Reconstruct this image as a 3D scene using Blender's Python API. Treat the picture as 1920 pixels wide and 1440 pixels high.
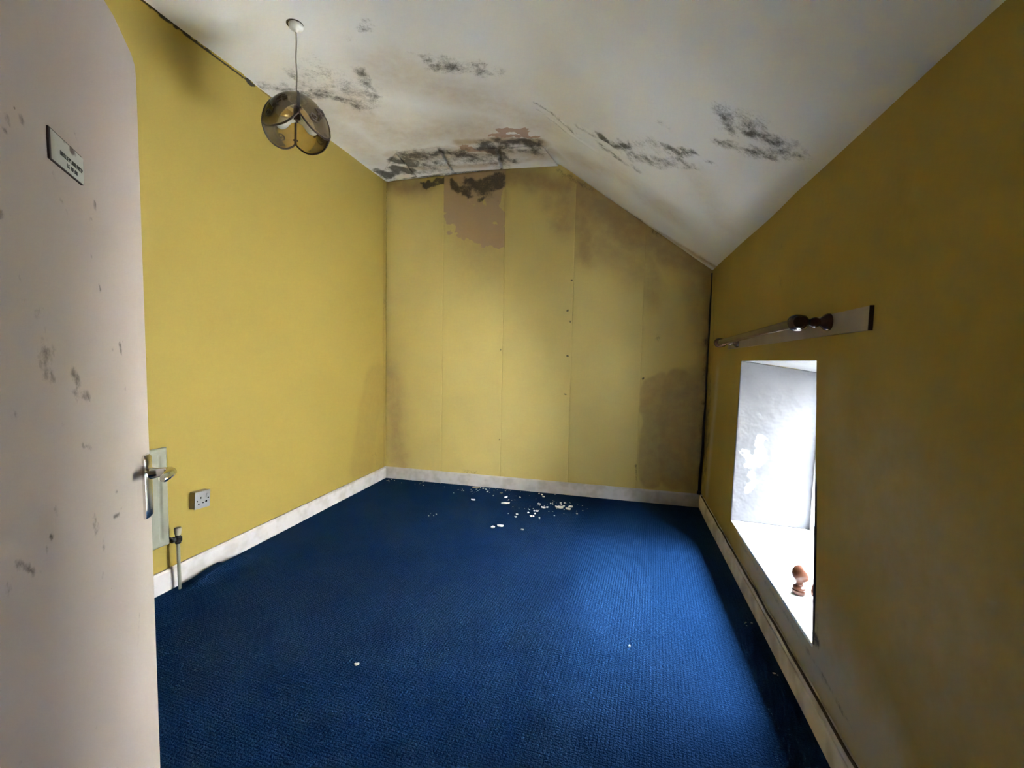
import bpy, bmesh, math, random
import numpy as np
from mathutils import Vector, Matrix

random.seed(7)
for o in list(bpy.data.objects):
    bpy.data.objects.remove(o)
scn = bpy.context.scene
COL = scn.collection

# ------------------------------------------------------------------ camera
F = 837.84                      # focal length in pixels of a 1920x1440 frame
CAM = np.array([0.0, 0.0, 1.30])
YAW, PITCH, ROLL = [math.radians(a) for a in (-13.6191, -3.9429, 1.2158)]
FW = np.array([math.sin(YAW)*math.cos(PITCH), math.cos(YAW)*math.cos(PITCH), math.sin(PITCH)])
_r = np.array([math.cos(YAW), -math.sin(YAW), 0.0])
_u = np.cross(_r, FW)
RT = _r*math.cos(ROLL) + _u*math.sin(ROLL)
UP = -_r*math.sin(ROLL) + _u*math.cos(ROLL)
cd = bpy.data.cameras.new('camera')
cd.sensor_fit = 'HORIZONTAL'
cd.sensor_width = 36.0
cd.lens = F/1920*36.0
cd.clip_start = 0.02
cam = bpy.data.objects.new('camera', cd)
COL.objects.link(cam)
cam.matrix_world = Matrix(((RT[0], UP[0], -FW[0], CAM[0]),
                           (RT[1], UP[1], -FW[1], CAM[1]),
                           (RT[2], UP[2], -FW[2], CAM[2]),
                           (0, 0, 0, 1)))
scn.camera = cam

# ------------------------------------------------------------------ light
SKY_STRENGTH = 60.0
w = bpy.data.worlds.new('overcast_sky')
scn.world = w
w.use_nodes = True
bg = w.node_tree.nodes['Background']
bg.inputs['Color'].default_value = (0.80, 0.885, 1.0, 1)
_n = w.node_tree.nodes
_tc = _n.new('ShaderNodeTexCoord')                       # overcast sky: (1 + 2 sin(elevation)) / 3
_sx = _n.new('ShaderNodeSeparateXYZ')
w.node_tree.links.new(_tc.outputs['Generated'], _sx.inputs[0])
_ma = _n.new('ShaderNodeMath')
_ma.operation = 'MAXIMUM'
_ma.inputs[1].default_value = 0.0
w.node_tree.links.new(_sx.outputs['Z'], _ma.inputs[0])
_mb = _n.new('ShaderNodeMath')
_mb.operation = 'MULTIPLY_ADD'
_mb.inputs[1].default_value = SKY_STRENGTH*2/3
_mb.inputs[2].default_value = SKY_STRENGTH/3
w.node_tree.links.new(_ma.outputs[0], _mb.inputs[0])
w.node_tree.links.new(_mb.outputs[0], bg.inputs['Strength'])

pl = bpy.data.lights.new('window_daylight_portal', 'AREA')   # guides sky sampling through the opening, adds no light
pl.shape = 'RECTANGLE'
pl.size = 1.25
pl.size_y = 1.05
pl.cycles.is_portal = True
plo = bpy.data.objects.new('window_daylight_portal', pl)
COL.objects.link(plo)
plo.location = (1.30, 2.43, 0.74)
plo.rotation_euler = (0, math.radians(90), 0)

vs = scn.view_settings
vs.view_transform = 'Standard'
vs.look = 'None'
vs.exposure = 4.12
vs.gamma = 1.0
vs.use_curve_mapping = False

cy_ = scn.cycles
cy_.max_bounces = 8
cy_.diffuse_bounces = 5
cy_.glossy_bounces = 3
cy_.transmission_bounces = 3
cy_.caustics_reflective = False
cy_.caustics_refractive = False

# ------------------------------------------------------------------ room dimensions
XL, XR, YB = -2.311, 0.719, 4.095
XRI, ZRI, ZL0, ZE = -0.608, 3.001, 2.960, 2.029
WOUT = XR + 0.50                # outer face of the window wall
SK = 0.115                      # skirting height


def ray(px, py):
    return FW*F + RT*(px-960) - UP*(py-720)


def hit(px, py, ax, v):
    d = ray(px, py)
    return CAM + d*((v-CAM[ax])/d[ax])


def hit_plane(px, py, p, n):
    d = ray(px, py)
    return CAM + d*(np.dot(np.array(p)-CAM, n)/np.dot(d, n))


def zflat(x):
    return ZL0 + (x-XL)*(ZRI-ZL0)/(XRI-XL)


def zslope(x):
    return ZRI - (x-XRI)*(ZRI-ZE)/(XR-XRI)


def zceil(x, y):
    a, b = zflat(x), zslope(x)
    k = 0.02 + 0.16*np.clip((3.9-y)/2.2, 0, 1)
    return 0.5*(a+b-np.sqrt((a-b)**2+k*k))


def hit_ceil(px, py):
    n1 = np.array([-(ZRI-ZL0)/(XRI-XL), 0, 1.0])
    n2 = np.array([(ZRI-ZE)/(XR-XRI), 0, 1.0])
    p0 = (XRI, 0, ZRI)
    h1, h2 = hit_plane(px, py, p0, n1), hit_plane(px, py, p0, n2)
    return h1 if h1[0] < XRI else h2


# ------------------------------------------------------------------ small noise library (numpy)
def _hash(ix, iy, seed):
    n = (ix*374761393 + iy*668265263 + seed*982451653) & 0x7fffffff
    n = ((n ^ (n >> 13))*1274126177) & 0x7fffffff
    return ((n ^ (n >> 16)) & 0xffff)/65535.0


def vnoise(x, y, seed=0):
    ix, iy = np.floor(x).astype(np.int64), np.floor(y).astype(np.int64)
    fx, fy = x-ix, y-iy
    fx, fy = fx*fx*(3-2*fx), fy*fy*(3-2*fy)
    a, b = _hash(ix, iy, seed), _hash(ix+1, iy, seed)
    c, d = _hash(ix, iy+1, seed), _hash(ix+1, iy+1, seed)
    return (a*(1-fx)+b*fx)*(1-fy) + (c*(1-fx)+d*fx)*fy


def fbm(x, y, sc, oct=4, seed=0):
    t, amp, tot = 0, 1.0, 0
    for i in range(oct):
        t = t + amp*vnoise(x*sc+17*i, y*sc-9*i, seed+i)
        tot += amp
        amp *= 0.55
        sc *= 2.03
    return t/tot


def sstep(a, b, x):
    t = np.clip((x-a)/(b-a), 0, 1)
    return t*t*(3-2*t)


# strokes: (channel, [(px,py),...], radius_px, strength[, softness])
def strokes_to_world(strokes, hitfn, widen=1.0):
    out = []
    for s in strokes:
        pts = [hitfn(*p) for p in s[1]]
        m = np.mean(pts, axis=0)
        dist = np.dot(m-CAM, FW)
        soft = s[4] if len(s) > 4 else 0.6
        out.append((s[0], pts, s[2]*dist/F*(widen if s[0] == 0 else 1.0), s[3], soft))
    return out


def paint(V, strokes, u, v, seed=0, wob=0.6):
    """stain masks on vertices V (N,3): strokes are world-space polylines on the surface, broken up by noise"""
    M = np.zeros((len(V), 4))
    for si, (ch, pts, r, s, soft) in enumerate(strokes):
        if len(pts) == 1:
            pts = [pts[0], pts[0]+np.array([1e-4, 0, 1e-4])]
        P = np.array(pts)
        lo, hi = P.min(0)-3.2*r, P.max(0)+3.2*r
        ix = np.nonzero(((V >= lo) & (V <= hi)).all(1))[0]
        if len(ix) == 0:
            continue
        A, uu, vv = V[ix], u[ix], v[ix]
        sd = seed*7+si*13
        wv = np.stack([fbm(uu, vv, 0.55/r, 3, sd+k)-0.5 for k in range(3)], 1)
        A = A + wv*((1.6 if ch == 1 else 3.4)*wob*r)
        d = np.full(len(A), 1e9)
        for a, b in zip(pts[:-1], pts[1:]):
            ab = b-a
            t = np.clip(((A-a)@ab)/max(ab@ab, 1e-12), 0, 1)
            d = np.minimum(d, np.linalg.norm(A-(a+t[:, None]*ab), axis=1))
        dd = d/r
        if ch == 0 and soft >= 0.6:
            m = np.exp(-0.8*dd*dd)*np.clip(0.30+1.45*fbm(uu, vv, 2.2/r, 4, sd+5), 0, 1.25)
        elif ch == 1 and soft >= 0.6:
            m = np.exp(-0.75*dd*dd)
        else:
            if ch == 2:
                dd = dd + 0.9*(fbm(uu, vv, 2.6/r, 4, sd+9)-0.5)
            m = 1-sstep(1-soft, 1+soft*0.5, dd)
        M[ix, ch] = np.maximum(M[ix, ch], s*m)
    return np.clip(M, 0, 1)


# ------------------------------------------------------------------ mesh helpers
def link(o, parent=None):
    COL.objects.link(o)
    if parent is not None:
        o.parent = parent
        bpy.context.view_layer.update()
        o.matrix_parent_inverse = parent.matrix_world.inverted()
    return o


def mesh_np(name, V, Q, mat, parent=None, smooth=True, stain=None):
    me = bpy.data.meshes.new(name)
    V = np.asarray(V, dtype=np.float32)
    Q = np.asarray(Q, dtype=np.int32)
    me.vertices.add(len(V))
    me.vertices.foreach_set('co', V.ravel())
    me.loops.add(len(Q)*4)
    me.loops.foreach_set('vertex_index', Q.ravel())
    me.polygons.add(len(Q))
    me.polygons.foreach_set('loop_start', np.arange(0, len(Q)*4, 4, dtype=np.int32))
    me.polygons.foreach_set('loop_total', np.full(len(Q), 4, dtype=np.int32))
    me.update(calc_edges=True)
    me.validate()
    if stain is not None:
        at = me.color_attributes.new('stain', 'FLOAT_COLOR', 'POINT')
        at.data.foreach_set('color', np.asarray(stain, dtype=np.float32).ravel())
    me.polygons.foreach_set('use_smooth', np.full(len(me.polygons), smooth))
    me.materials.append(mat)
    return link(bpy.data.objects.new(name, me), parent)


def grid_quads(nu, nv, off=0, flip=False):
    i, j = np.meshgrid(np.arange(nu-1), np.arange(nv-1), indexing='ij')
    a = (i*nv+j).ravel()+off
    q = np.stack([a, a+nv, a+nv+1, a+1], axis=1)
    return q[:, ::-1] if flip else q


BOXQ = np.array([[0, 1, 3, 2], [4, 6, 7, 5], [0, 4, 5, 1], [2, 3, 7, 6], [0, 2, 6, 4], [1, 5, 7, 3]])


def box_np(lo, hi):
    V = np.array([[x, y, z] for x in (lo[0], hi[0]) for y in (lo[1], hi[1]) for z in (lo[2], hi[2])], float)
    return V, BOXQ


def join_np(parts):
    V, Q, off = [], [], 0
    for v, q in parts:
        V.append(v)
        Q.append(np.asarray(q)+off)
        off += len(v)
    return np.concatenate(V), np.concatenate(Q)


def bm_obj(name, bm, mat, parent=None, smooth=False, autosmooth=None):
    me = bpy.data.meshes.new(name)
    bmesh.ops.recalc_face_normals(bm, faces=bm.faces[:])
    bm.to_mesh(me)
    bm.free()
    if smooth:
        me.polygons.foreach_set('use_smooth', np.full(len(me.polygons), True))
        if autosmooth:
            me.set_sharp_from_angle(angle=math.radians(autosmooth))
    me.materials.append(mat)
    return link(bpy.data.objects.new(name, me), parent)


def bm_box(bm, lo, hi, bevel=0.0, seg=2, M=None):
    r = bmesh.ops.create_cube(bm, size=1.0)
    vs_ = r['verts']
    c = [(a+b)/2 for a, b in zip(lo, hi)]
    s = [b-a for a, b in zip(lo, hi)]
    for v in vs_:
        v.co = Vector((c[k]+v.co[k]*s[k] for k in range(3)))
    if bevel > 0:
        es = list({e for v in vs_ for e in v.link_edges})
        rb = bmesh.ops.bevel(bm, geom=es, offset=bevel, segments=seg, affect='EDGES', profile=0.5)
        vs_ = list({v for f in rb['faces'] for v in f.verts} | {v for v in vs_ if v.is_valid})
    if M is not None:
        bmesh.ops.transform(bm, matrix=M, verts=[v for v in vs_ if v.is_valid])
    return vs_


def bm_tube(bm, pts, r, seg=10, caps=True, closed=False):
    pts = [Vector(p) for p in pts]
    n = len(pts)
    rs = r if isinstance(r, (list, tuple)) else [r]*n
    rings = []
    prev = None
    for i, p in enumerate(pts):
        if closed:
            t = pts[(i+1) % n]-pts[i-1]
        else:
            t = pts[min(i+1, n-1)]-pts[max(i-1, 0)]
        t.normalize()
        if prev is None:
            a = t.orthogonal().normalized()
        else:
            a = (prev - t*prev.dot(t)).normalized()
        prev = a
        b = t.cross(a)
        rings.append([bm.verts.new(p+(a*math.cos(2*math.pi*k/seg)+b*math.sin(2*math.pi*k/seg))*rs[i]) for k in range(seg)])
    m = n if closed else n-1
    for i in range(m):
        A, B = rings[i], rings[(i+1) % n]
        for k in range(seg):
            bm.faces.new((A[k], A[(k+1) % seg], B[(k+1) % seg], B[k]))
    if caps and not closed:
        bm.faces.new(rings[0][::-1])
        bm.faces.new(rings[-1])


def bm_lathe(bm, prof, seg=24, M=None):
    """prof: list of (r, z); revolve about z"""
    rings = []
    new = []
    for r, z in prof:
        if r < 1e-6:
            v = bm.verts.new((0, 0, z))
            rings.append([v])
            new.append(v)
        else:
            ring = [bm.verts.new((r*math.cos(2*math.pi*k/seg), r*math.sin(2*math.pi*k/seg), z)) for k in range(seg)]
            rings.append(ring)
            new += ring
    for A, B in zip(rings[:-1], rings[1:]):
        for k in range(seg):
            k2 = (k+1) % seg
            if len(A) == 1 and len(B) == 1:
                continue
            if len(A) == 1:
                bm.faces.new((A[0], B[k], B[k2]))
            elif len(B) == 1:
                bm.faces.new((A[k], B[0], A[k2]))
            else:
                bm.faces.new((A[k], A[k2], B[k2], B[k]))
    for ring, fl in ((rings[0], True), (rings[-1], False)):
        if len(ring) > 1:
            bm.faces.new(ring[::-1] if fl else ring)
    if M is not None:
        bmesh.ops.transform(bm, matrix=M, verts=new)
    return new


def frame_matrix(origin, zaxis, xhint=(0, 0, 1)):
    z = Vector(zaxis).normalized()
    x = Vector(xhint)
    x = (x - z*x.dot(z)).normalized()
    y = z.cross(x)
    m = Matrix((x, y, z)).transposed().to_4x4()
    m.translation = Vector(origin)
    return m


def empty(name, loc):
    o = bpy.data.objects.new(name, None)
    o.empty_display_size = 0.05
    COL.objects.link(o)
    o.location = loc
    bpy.context.view_layer.update()
    return o


def tag(o, label=None, cat=None, group=None, kind=None):
    if label:
        o['label'] = label
    if cat:
        o['category'] = cat
    if group:
        o['group'] = group
    if kind:
        o['kind'] = kind
    return o


# ------------------------------------------------------------------ materials
class NT:
    def __init__(self, name):
        self.m = bpy.data.materials.new(name)
        self.m.use_nodes = True
        self.t = self.m.node_tree
        self.b = self.t.nodes['Principled BSDF']
        self.co = self.n('ShaderNodeTexCoord').outputs['Object']

    def n(self, typ, **kw):
        nd = self.t.nodes.new(typ)
        for k, v in kw.items():
            setattr(nd, k, v)
        return nd

    def set(self, sock, v):
        if isinstance(v, bpy.types.NodeSocket):
            self.t.links.new(v, sock)
        elif isinstance(v, (tuple, list)) and len(v) == 3 and sock.type == 'RGBA':
            sock.default_value = (*v, 1)
        else:
            sock.default_value = v

    def noise(self, scale, detail=4, rough=0.55, vec=None, dist=0.0, col=False):
        nd = self.n('ShaderNodeTexNoise')
        self.set(nd.inputs['Vector'], vec or self.co)
        nd.inputs['Scale'].default_value = scale
        nd.inputs['Detail'].default_value = detail
        nd.inputs['Roughness'].default_value = rough
        nd.inputs['Distortion'].default_value = dist
        return nd.outputs['Color' if col else 'Fac']

    def math(self, op, a, b=None, c=None, clamp=False):
        nd = self.n('ShaderNodeMath', operation=op, use_clamp=clamp)
        self.set(nd.inputs[0], a)
        if b is not None:
            self.set(nd.inputs[1], b)
        if c is not None:
            self.set(nd.inputs[2], c)
        return nd.outputs[0]

    def ramp(self, fac, lo, hi):
        nd = self.n('ShaderNodeMapRange', interpolation_type='SMOOTHSTEP')
        self.set(nd.inputs['Value'], fac)
        nd.inputs['From Min'].default_value = lo
        nd.inputs['From Max'].default_value = hi
        return nd.outputs['Result']

    def mix(self, fac, a, b):
        nd = self.n('ShaderNodeMix', data_type='RGBA')
        self.set(nd.inputs[0], fac)
        self.set(nd.inputs[6], a)
        self.set(nd.inputs[7], b)
        return nd.outputs[2]

    def bump(self, h, strength=0.3, dist=0.01):
        nd = self.n('ShaderNodeBump')
        nd.inputs['Strength'].default_value = strength
        nd.inputs['Distance'].default_value = dist
        self.set(nd.inputs['Height'], h)
        self.t.links.new(nd.outputs[0], self.b.inputs['Normal'])

    def out(self, color, rough=0.6, spec=0.3, metal=0.0):
        self.set(self.b.inputs['Base Color'], color)
        self.set(self.b.inputs['Roughness'], rough)
        self.b.inputs['Specular IOR Level'].default_value = spec
        self.b.inputs['Metallic'].default_value = metal
        return self.m


def stain_mat(name, base, var, damp, bare, mould=(0.045, 0.04, 0.032), rough=0.75, speck=0.0, bump=0.12, big=1.4, mmax=0.9):
    """painted surface with stain masks: R mould, G damp tint, B bare plaster, A crack/dirt line"""
    k = NT(name)
    at = k.n('ShaderNodeAttribute', attribute_name='stain')
    sp = k.n('ShaderNodeSeparateColor')
    k.t.links.new(at.outputs['Color'], sp.inputs[0])
    R_, G_, B_ = sp.outputs
    A_ = at.outputs['Alpha']
    nb = k.noise(big, 2, 0.6)
    nm = k.noise(14, 5, 0.65)
    nf = k.noise(95, 5, 0.75)
    c = k.mix(k.ramp(nb, 0.35, 0.7), base, var)
    g = k.math('ADD', G_, k.math('MULTIPLY', k.math('SUBTRACT', nm, 0.5), k.math('MULTIPLY', G_, 0.9)))
    c = k.mix(k.ramp(g, 0.0, 1.0), c, damp)
    b = k.math('ADD', B_, k.math('MULTIPLY', k.math('SUBTRACT', nm, 0.5), k.math('MULTIPLY', B_, 1.2)))
    c = k.mix(k.math('MULTIPLY', k.ramp(b, 0.30, 0.52), 0.92), c, bare)
    # mould: broken up by two sizes of noise
    r1 = k.math('ADD', k.math('MULTIPLY', nf, 0.75), k.math('MULTIPLY', nm, 0.75))
    r = k.math('ADD', k.math('MULTIPLY', R_, 1.15), k.math('MULTIPLY', k.math('SUBTRACT', r1, 0.84), 1.9))
    rr = k.math('MULTIPLY', k.math('MULTIPLY', k.ramp(r, 0.0, 1.0), k.ramp(R_, 0.02, 0.30)), mmax)
    c = k.mix(rr, c, mould)
    c = k.mix(k.ramp(A_, 0.2, 0.7), c, (0.03, 0.025, 0.02))
    if speck > 0:
        vo = k.n('ShaderNodeTexVoronoi', feature='F1')
        k.set(vo.inputs['Vector'], k.co)
        vo.inputs['Scale'].default_value = 16.0
        wh = k.n('ShaderNodeSeparateColor')
        k.t.links.new(vo.outputs['Color'], wh.inputs[0])
        rad = k.math('MULTIPLY', k.math('POWER', wh.outputs[0], 3.0), 0.085)
        dot = k.math('SUBTRACT', 1.0, k.ramp(k.math('SUBTRACT', vo.outputs['Distance'], rad), -0.02, 0.02))
        dot = k.math('MULTIPLY', dot, k.math('GREATER_THAN', wh.outputs[1], 0.45))
        c = k.mix(k.math('MULTIPLY', dot, speck), c, (0.12, 0.085, 0.06))
    k.bump(k.noise(28, 1, 0.6), bump, 0.01)
    return k.out(c, rough, 0.25)


YEL = (0.365, 0.27, 0.064)
m_left = stain_mat('yellow_paint_side', YEL, (0.36, 0.265, 0.062), (0.26, 0.18, 0.05), (0.40, 0.27, 0.15))
m_back = stain_mat('yellow_paint_end', (0.66, 0.53, 0.19), (0.61, 0.485, 0.178), (0.38, 0.255, 0.115), (0.47, 0.325, 0.19))
m_right = stain_mat('yellow_paint_window_wall', (0.40, 0.285, 0.064), (0.37, 0.26, 0.057), (0.48, 0.40, 0.28), (0.40, 0.30, 0.18))
m_ceil = stain_mat('white_ceiling_paint', (0.84, 0.835, 0.85), (0.79, 0.775, 0.77), (0.50, 0.40, 0.29), (0.42, 0.27, 0.20),
                   mould=(0.050, 0.042, 0.036), bump=0.10, big=1.1)
m_rev = stain_mat('reveal_paint_darkened', (0.072, 0.072, 0.078), (0.061, 0.061, 0.067), (0.047, 0.047, 0.051), (0.13, 0.13, 0.13), big=3.5, bump=0.35)  # white reveal darkened to grey in colour to offset the strong window light
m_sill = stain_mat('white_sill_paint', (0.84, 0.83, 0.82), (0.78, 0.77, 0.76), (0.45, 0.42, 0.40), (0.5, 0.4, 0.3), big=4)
m_door = stain_mat('pink_cream_door_paint', (0.54, 0.445, 0.395), (0.50, 0.43, 0.355), (0.38, 0.29, 0.23), (0.36, 0.25, 0.20),
                   mould=(0.075, 0.055, 0.04), speck=0.8, bump=0.05, rough=0.5)


def simple(name, col, rough=0.5, spec=0.4, metal=0.0, var=None, scale=20, bump=0.0):
    k = NT(name)
    c = col
    if var:
        c = k.mix(k.ramp(k.noise(scale, 2, 0.6), 0.4, 0.68), col, var)
    if bump:
        k.bump(k.noise(scale*3, 1), bump, 0.004)
    return k.out(c, rough, spec, metal)


def carpet_mat():
    k = NT('blue_loop_carpet')
    mp = k.n('ShaderNodeMapping')
    k.t.links.new(k.co, mp.inputs['Vector'])
    mp.inputs['Rotation'].default_value = (0, 0, math.radians(4))
    v = mp.outputs[0]
    vo = k.n('ShaderNodeTexVoronoi', feature='F1')
    vo.inputs['Scale'].default_value = 150.0
    vo.inputs['Randomness'].default_value = 0.65
    k.t.links.new(v, vo.inputs['Vector'])
    wv = k.n('ShaderNodeTexWave', wave_type='BANDS', bands_direction='X')
    k.t.links.new(v, wv.inputs['Vector'])
    wv.inputs['Scale'].default_value = 23.0
    wv.inputs['Distortion'].default_value = 1.2
    wv.inputs['Detail Scale'].default_value = 9.0
    w2 = k.n('ShaderNodeTexWave', wave_type='BANDS', bands_direction='Y')
    k.t.links.new(v, w2.inputs['Vector'])
    w2.inputs['Scale'].default_value = 27.0
    w2.inputs['Distortion'].default_value = 3.5
    w2.inputs['Detail Scale'].default_value = 14.0
    wv.inputs['Distortion'].default_value = 3.0
    loop = k.math('MULTIPLY', k.math('ADD', k.math('MULTIPLY', wv.outputs['Fac'], 0.7), 0.3), k.math('ADD', k.math('MULTIPLY', w2.outputs['Fac'], 0.6), 0.4))
    h = k.math('ADD', k.math('MULTIPLY', k.math('SUBTRACT', 1.0, vo.outputs['Distance']), 0.8), k.math('MULTIPLY', loop, 0.6))
    nz = k.noise(3.0, 2, 0.65)
    c = k.mix(k.ramp(nz, 0.3, 0.72), (0.005, 0.027, 0.086), (0.0082, 0.034, 0.105))
    sh = k.noise(260, 1, 0.6)
    c = k.mix(k.math('MULTIPLY', k.ramp(sh, 0.45, 0.75), 0.55), c, (0.026, 0.070, 0.150))
    c = k.mix(k.math('MULTIPLY', k.ramp(vo.outputs['Distance'], 0.45, 0.85), 0.6), c, (0.003, 0.014, 0.05))
    c = k.mix(k.math('MULTIPLY', k.math('SUBTRACT', 1.0, loop), 0.45), c, (0.004, 0.02, 0.07))
    k.bump(h, 0.75, 0.006)
    k.b.inputs['Sheen Weight'].default_value = 0.0
    k.b.inputs['Sheen Roughness'].default_value = 0.5
    return k.out(c, 0.95, 0.02)


def wood_mat(name, c1, c2, rough=0.25):
    k = NT(name)
    mp = k.n('ShaderNodeMapping')
    k.t.links.new(k.co, mp.inputs['Vector'])
    mp.inputs['Scale'].default_value = (30, 3, 30)
    n = k.noise(2.5, 6, 0.6, vec=mp.outputs[0], dist=0.6)
    k.b.inputs['Coat Weight'].default_value = 0.2
    k.b.inputs['Coat Roughness'].default_value = 0.12
    return k.out(k.mix(k.ramp(n, 0.3, 0.7), c1, c2), rough, 0.35)


def glass_mat(name, tint, body, f_body, f_gloss):
    k = NT(name)
    t = k.t
    t.nodes.remove(k.b)
    tr = k.n('ShaderNodeBsdfTransparent')
    tr.inputs[0].default_value = (*tint, 1)
    tl = k.n('ShaderNodeBsdfTranslucent')
    tl.inputs[0].default_value = (*body, 1)
    df = k.n('ShaderNodeBsdfDiffuse')
    df.inputs[0].default_value = (*body, 1)
    gl = k.n('ShaderNodeBsdfGlossy')
    gl.inputs['Roughness'].default_value = 0.04
    m1 = k.n('ShaderNodeMixShader')
    t.links.new(tl.outputs[0], m1.inputs[1])
    t.links.new(df.outputs[0], m1.inputs[2])
    m2 = k.n('ShaderNodeMixShader')
    m2.inputs[0].default_value = f_body
    t.links.new(tr.outputs[0], m2.inputs[1])
    t.links.new(m1.outputs[0], m2.inputs[2])
    fr = k.n('ShaderNodeFresnel')
    fr.inputs[0].default_value = 1.45
    m3 = k.n('ShaderNodeMixShader')
    t.links.new(k.math('MULTIPLY', fr.outputs[0], f_gloss), m3.inputs[0])
    t.links.new(m2.outputs[0], m3.inputs[1])
    t.links.new(gl.outputs[0], m3.inputs[2])
    t.links.new(m3.outputs[0], t.nodes['Material Output'].inputs[0])
    return k.m


m_carpet = carpet_mat()
m_skirt = simple('skirting_gloss_white', (0.62, 0.58, 0.58), 0.4, 0.4, var=(0.50, 0.46, 0.44), scale=9, bump=0.05)
m_skirt_r = simple('skirting_worn_white', (0.70, 0.64, 0.57), 0.5, 0.35, var=(0.48, 0.41, 0.33), scale=7, bump=0.15)
m_crack = simple('brown_gap_grime', (0.06, 0.045, 0.03), 0.9, 0.1)
m_white = simple('white_plastic', (0.80, 0.79, 0.76), 0.35, 0.4, var=(0.70, 0.68, 0.63), scale=15)
m_socket = simple('grey_white_plastic', (0.27, 0.27, 0.285), 0.35, 0.4)
m_box = simple('socket_box_shaded', (0.36, 0.28, 0.15), 0.5, 0.3)  # box colour darkened to stand for the shade on its sides
m_black = simple('black_plastic', (0.015, 0.014, 0.014), 0.35, 0.4)
m_hole = simple('dark_hole', (0.006, 0.006, 0.006), 0.9, 0.0)
m_chrome = simple('worn_chrome', (0.72, 0.71, 0.68), 0.16, 0.5, 1.0)
m_rad = simple('radiator_cream_enamel', (0.30, 0.30, 0.24), 0.35, 0.4, var=(0.27, 0.265, 0.21), scale=8)
m_trv = simple('valve_head_beige', (0.36, 0.32, 0.25), 0.45, 0.3)
m_pole = wood_mat('varnished_wood_shaded', (0.036, 0.014, 0.009), (0.062, 0.025, 0.015), 0.2)  # same wood as the finials, its shade put into a darker colour
m_finial = wood_mat('varnished_wood_lit', (0.10, 0.036, 0.020), (0.125, 0.046, 0.026), 0.3)  # same wood as the pole, coloured lighter for the bright sill
m_batten = stain_mat('batten_white_paint', (0.36, 0.295, 0.235), (0.31, 0.25, 0.19), (0.2, 0.15, 0.1), (0.2, 0.15, 0.1), big=5)
m_lead = simple('dark_leading', (0.035, 0.018, 0.012), 0.45, 0.4)
m_shade = glass_mat('smoked_amber_glass', (0.985, 0.905, 0.73), (0.52, 0.39, 0.24), 0.19, 0.9)
m_bulb = glass_mat('pearl_bulb_glass', (0.95, 0.95, 0.95), (0.92, 0.91, 0.88), 0.72, 1.2)
m_pane = glass_mat('window_glass', (0.97, 0.98, 0.98), (0.8, 0.8, 0.8), 0.02, 0.8)
m_cord = simple('grey_flex', (0.30, 0.28, 0.25), 0.5, 0.3)
m_plaster = simple('fallen_plaster', (0.82, 0.80, 0.76), 0.9, 0.1, var=(0.70, 0.66, 0.60), scale=60)
m_flake_b = simple('brown_flake', (0.38, 0.30, 0.22), 0.9, 0.1)
m_cable = simple('black_cable_sheath', (0.02, 0.018, 0.017), 0.45, 0.3)
m_sign = stain_mat('sign_plate_white', (0.58, 0.58, 0.52), (0.54, 0.54, 0.48), (0.42, 0.38, 0.30), (0.3, 0.2, 0.15),
                   mould=(0.10, 0.055, 0.04), rough=0.35, bump=0.02)
m_signedge = simple('sign_dark_edge', (0.05, 0.03, 0.024), 0.5, 0.3)
m_ink = simple('faded_black_ink', (0.06, 0.065, 0.06), 0.6, 0.2)
m_sky_blocker = simple('sky_blocker_render', (0.28, 0.27, 0.25), 0.9, 0.1)  # for the added building that blocks the low sky
m_dark = simple('roof_void_timber', (0.05, 0.045, 0.04), 0.95, 0.0)
m_ground = simple('garden_ground', (0.34, 0.33, 0.30), 0.95, 0.0, var=(0.42, 0.40, 0.37), scale=0.6)
m_hall = simple('landing_paint', (0.62, 0.56, 0.42), 0.8, 0.2)

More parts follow.
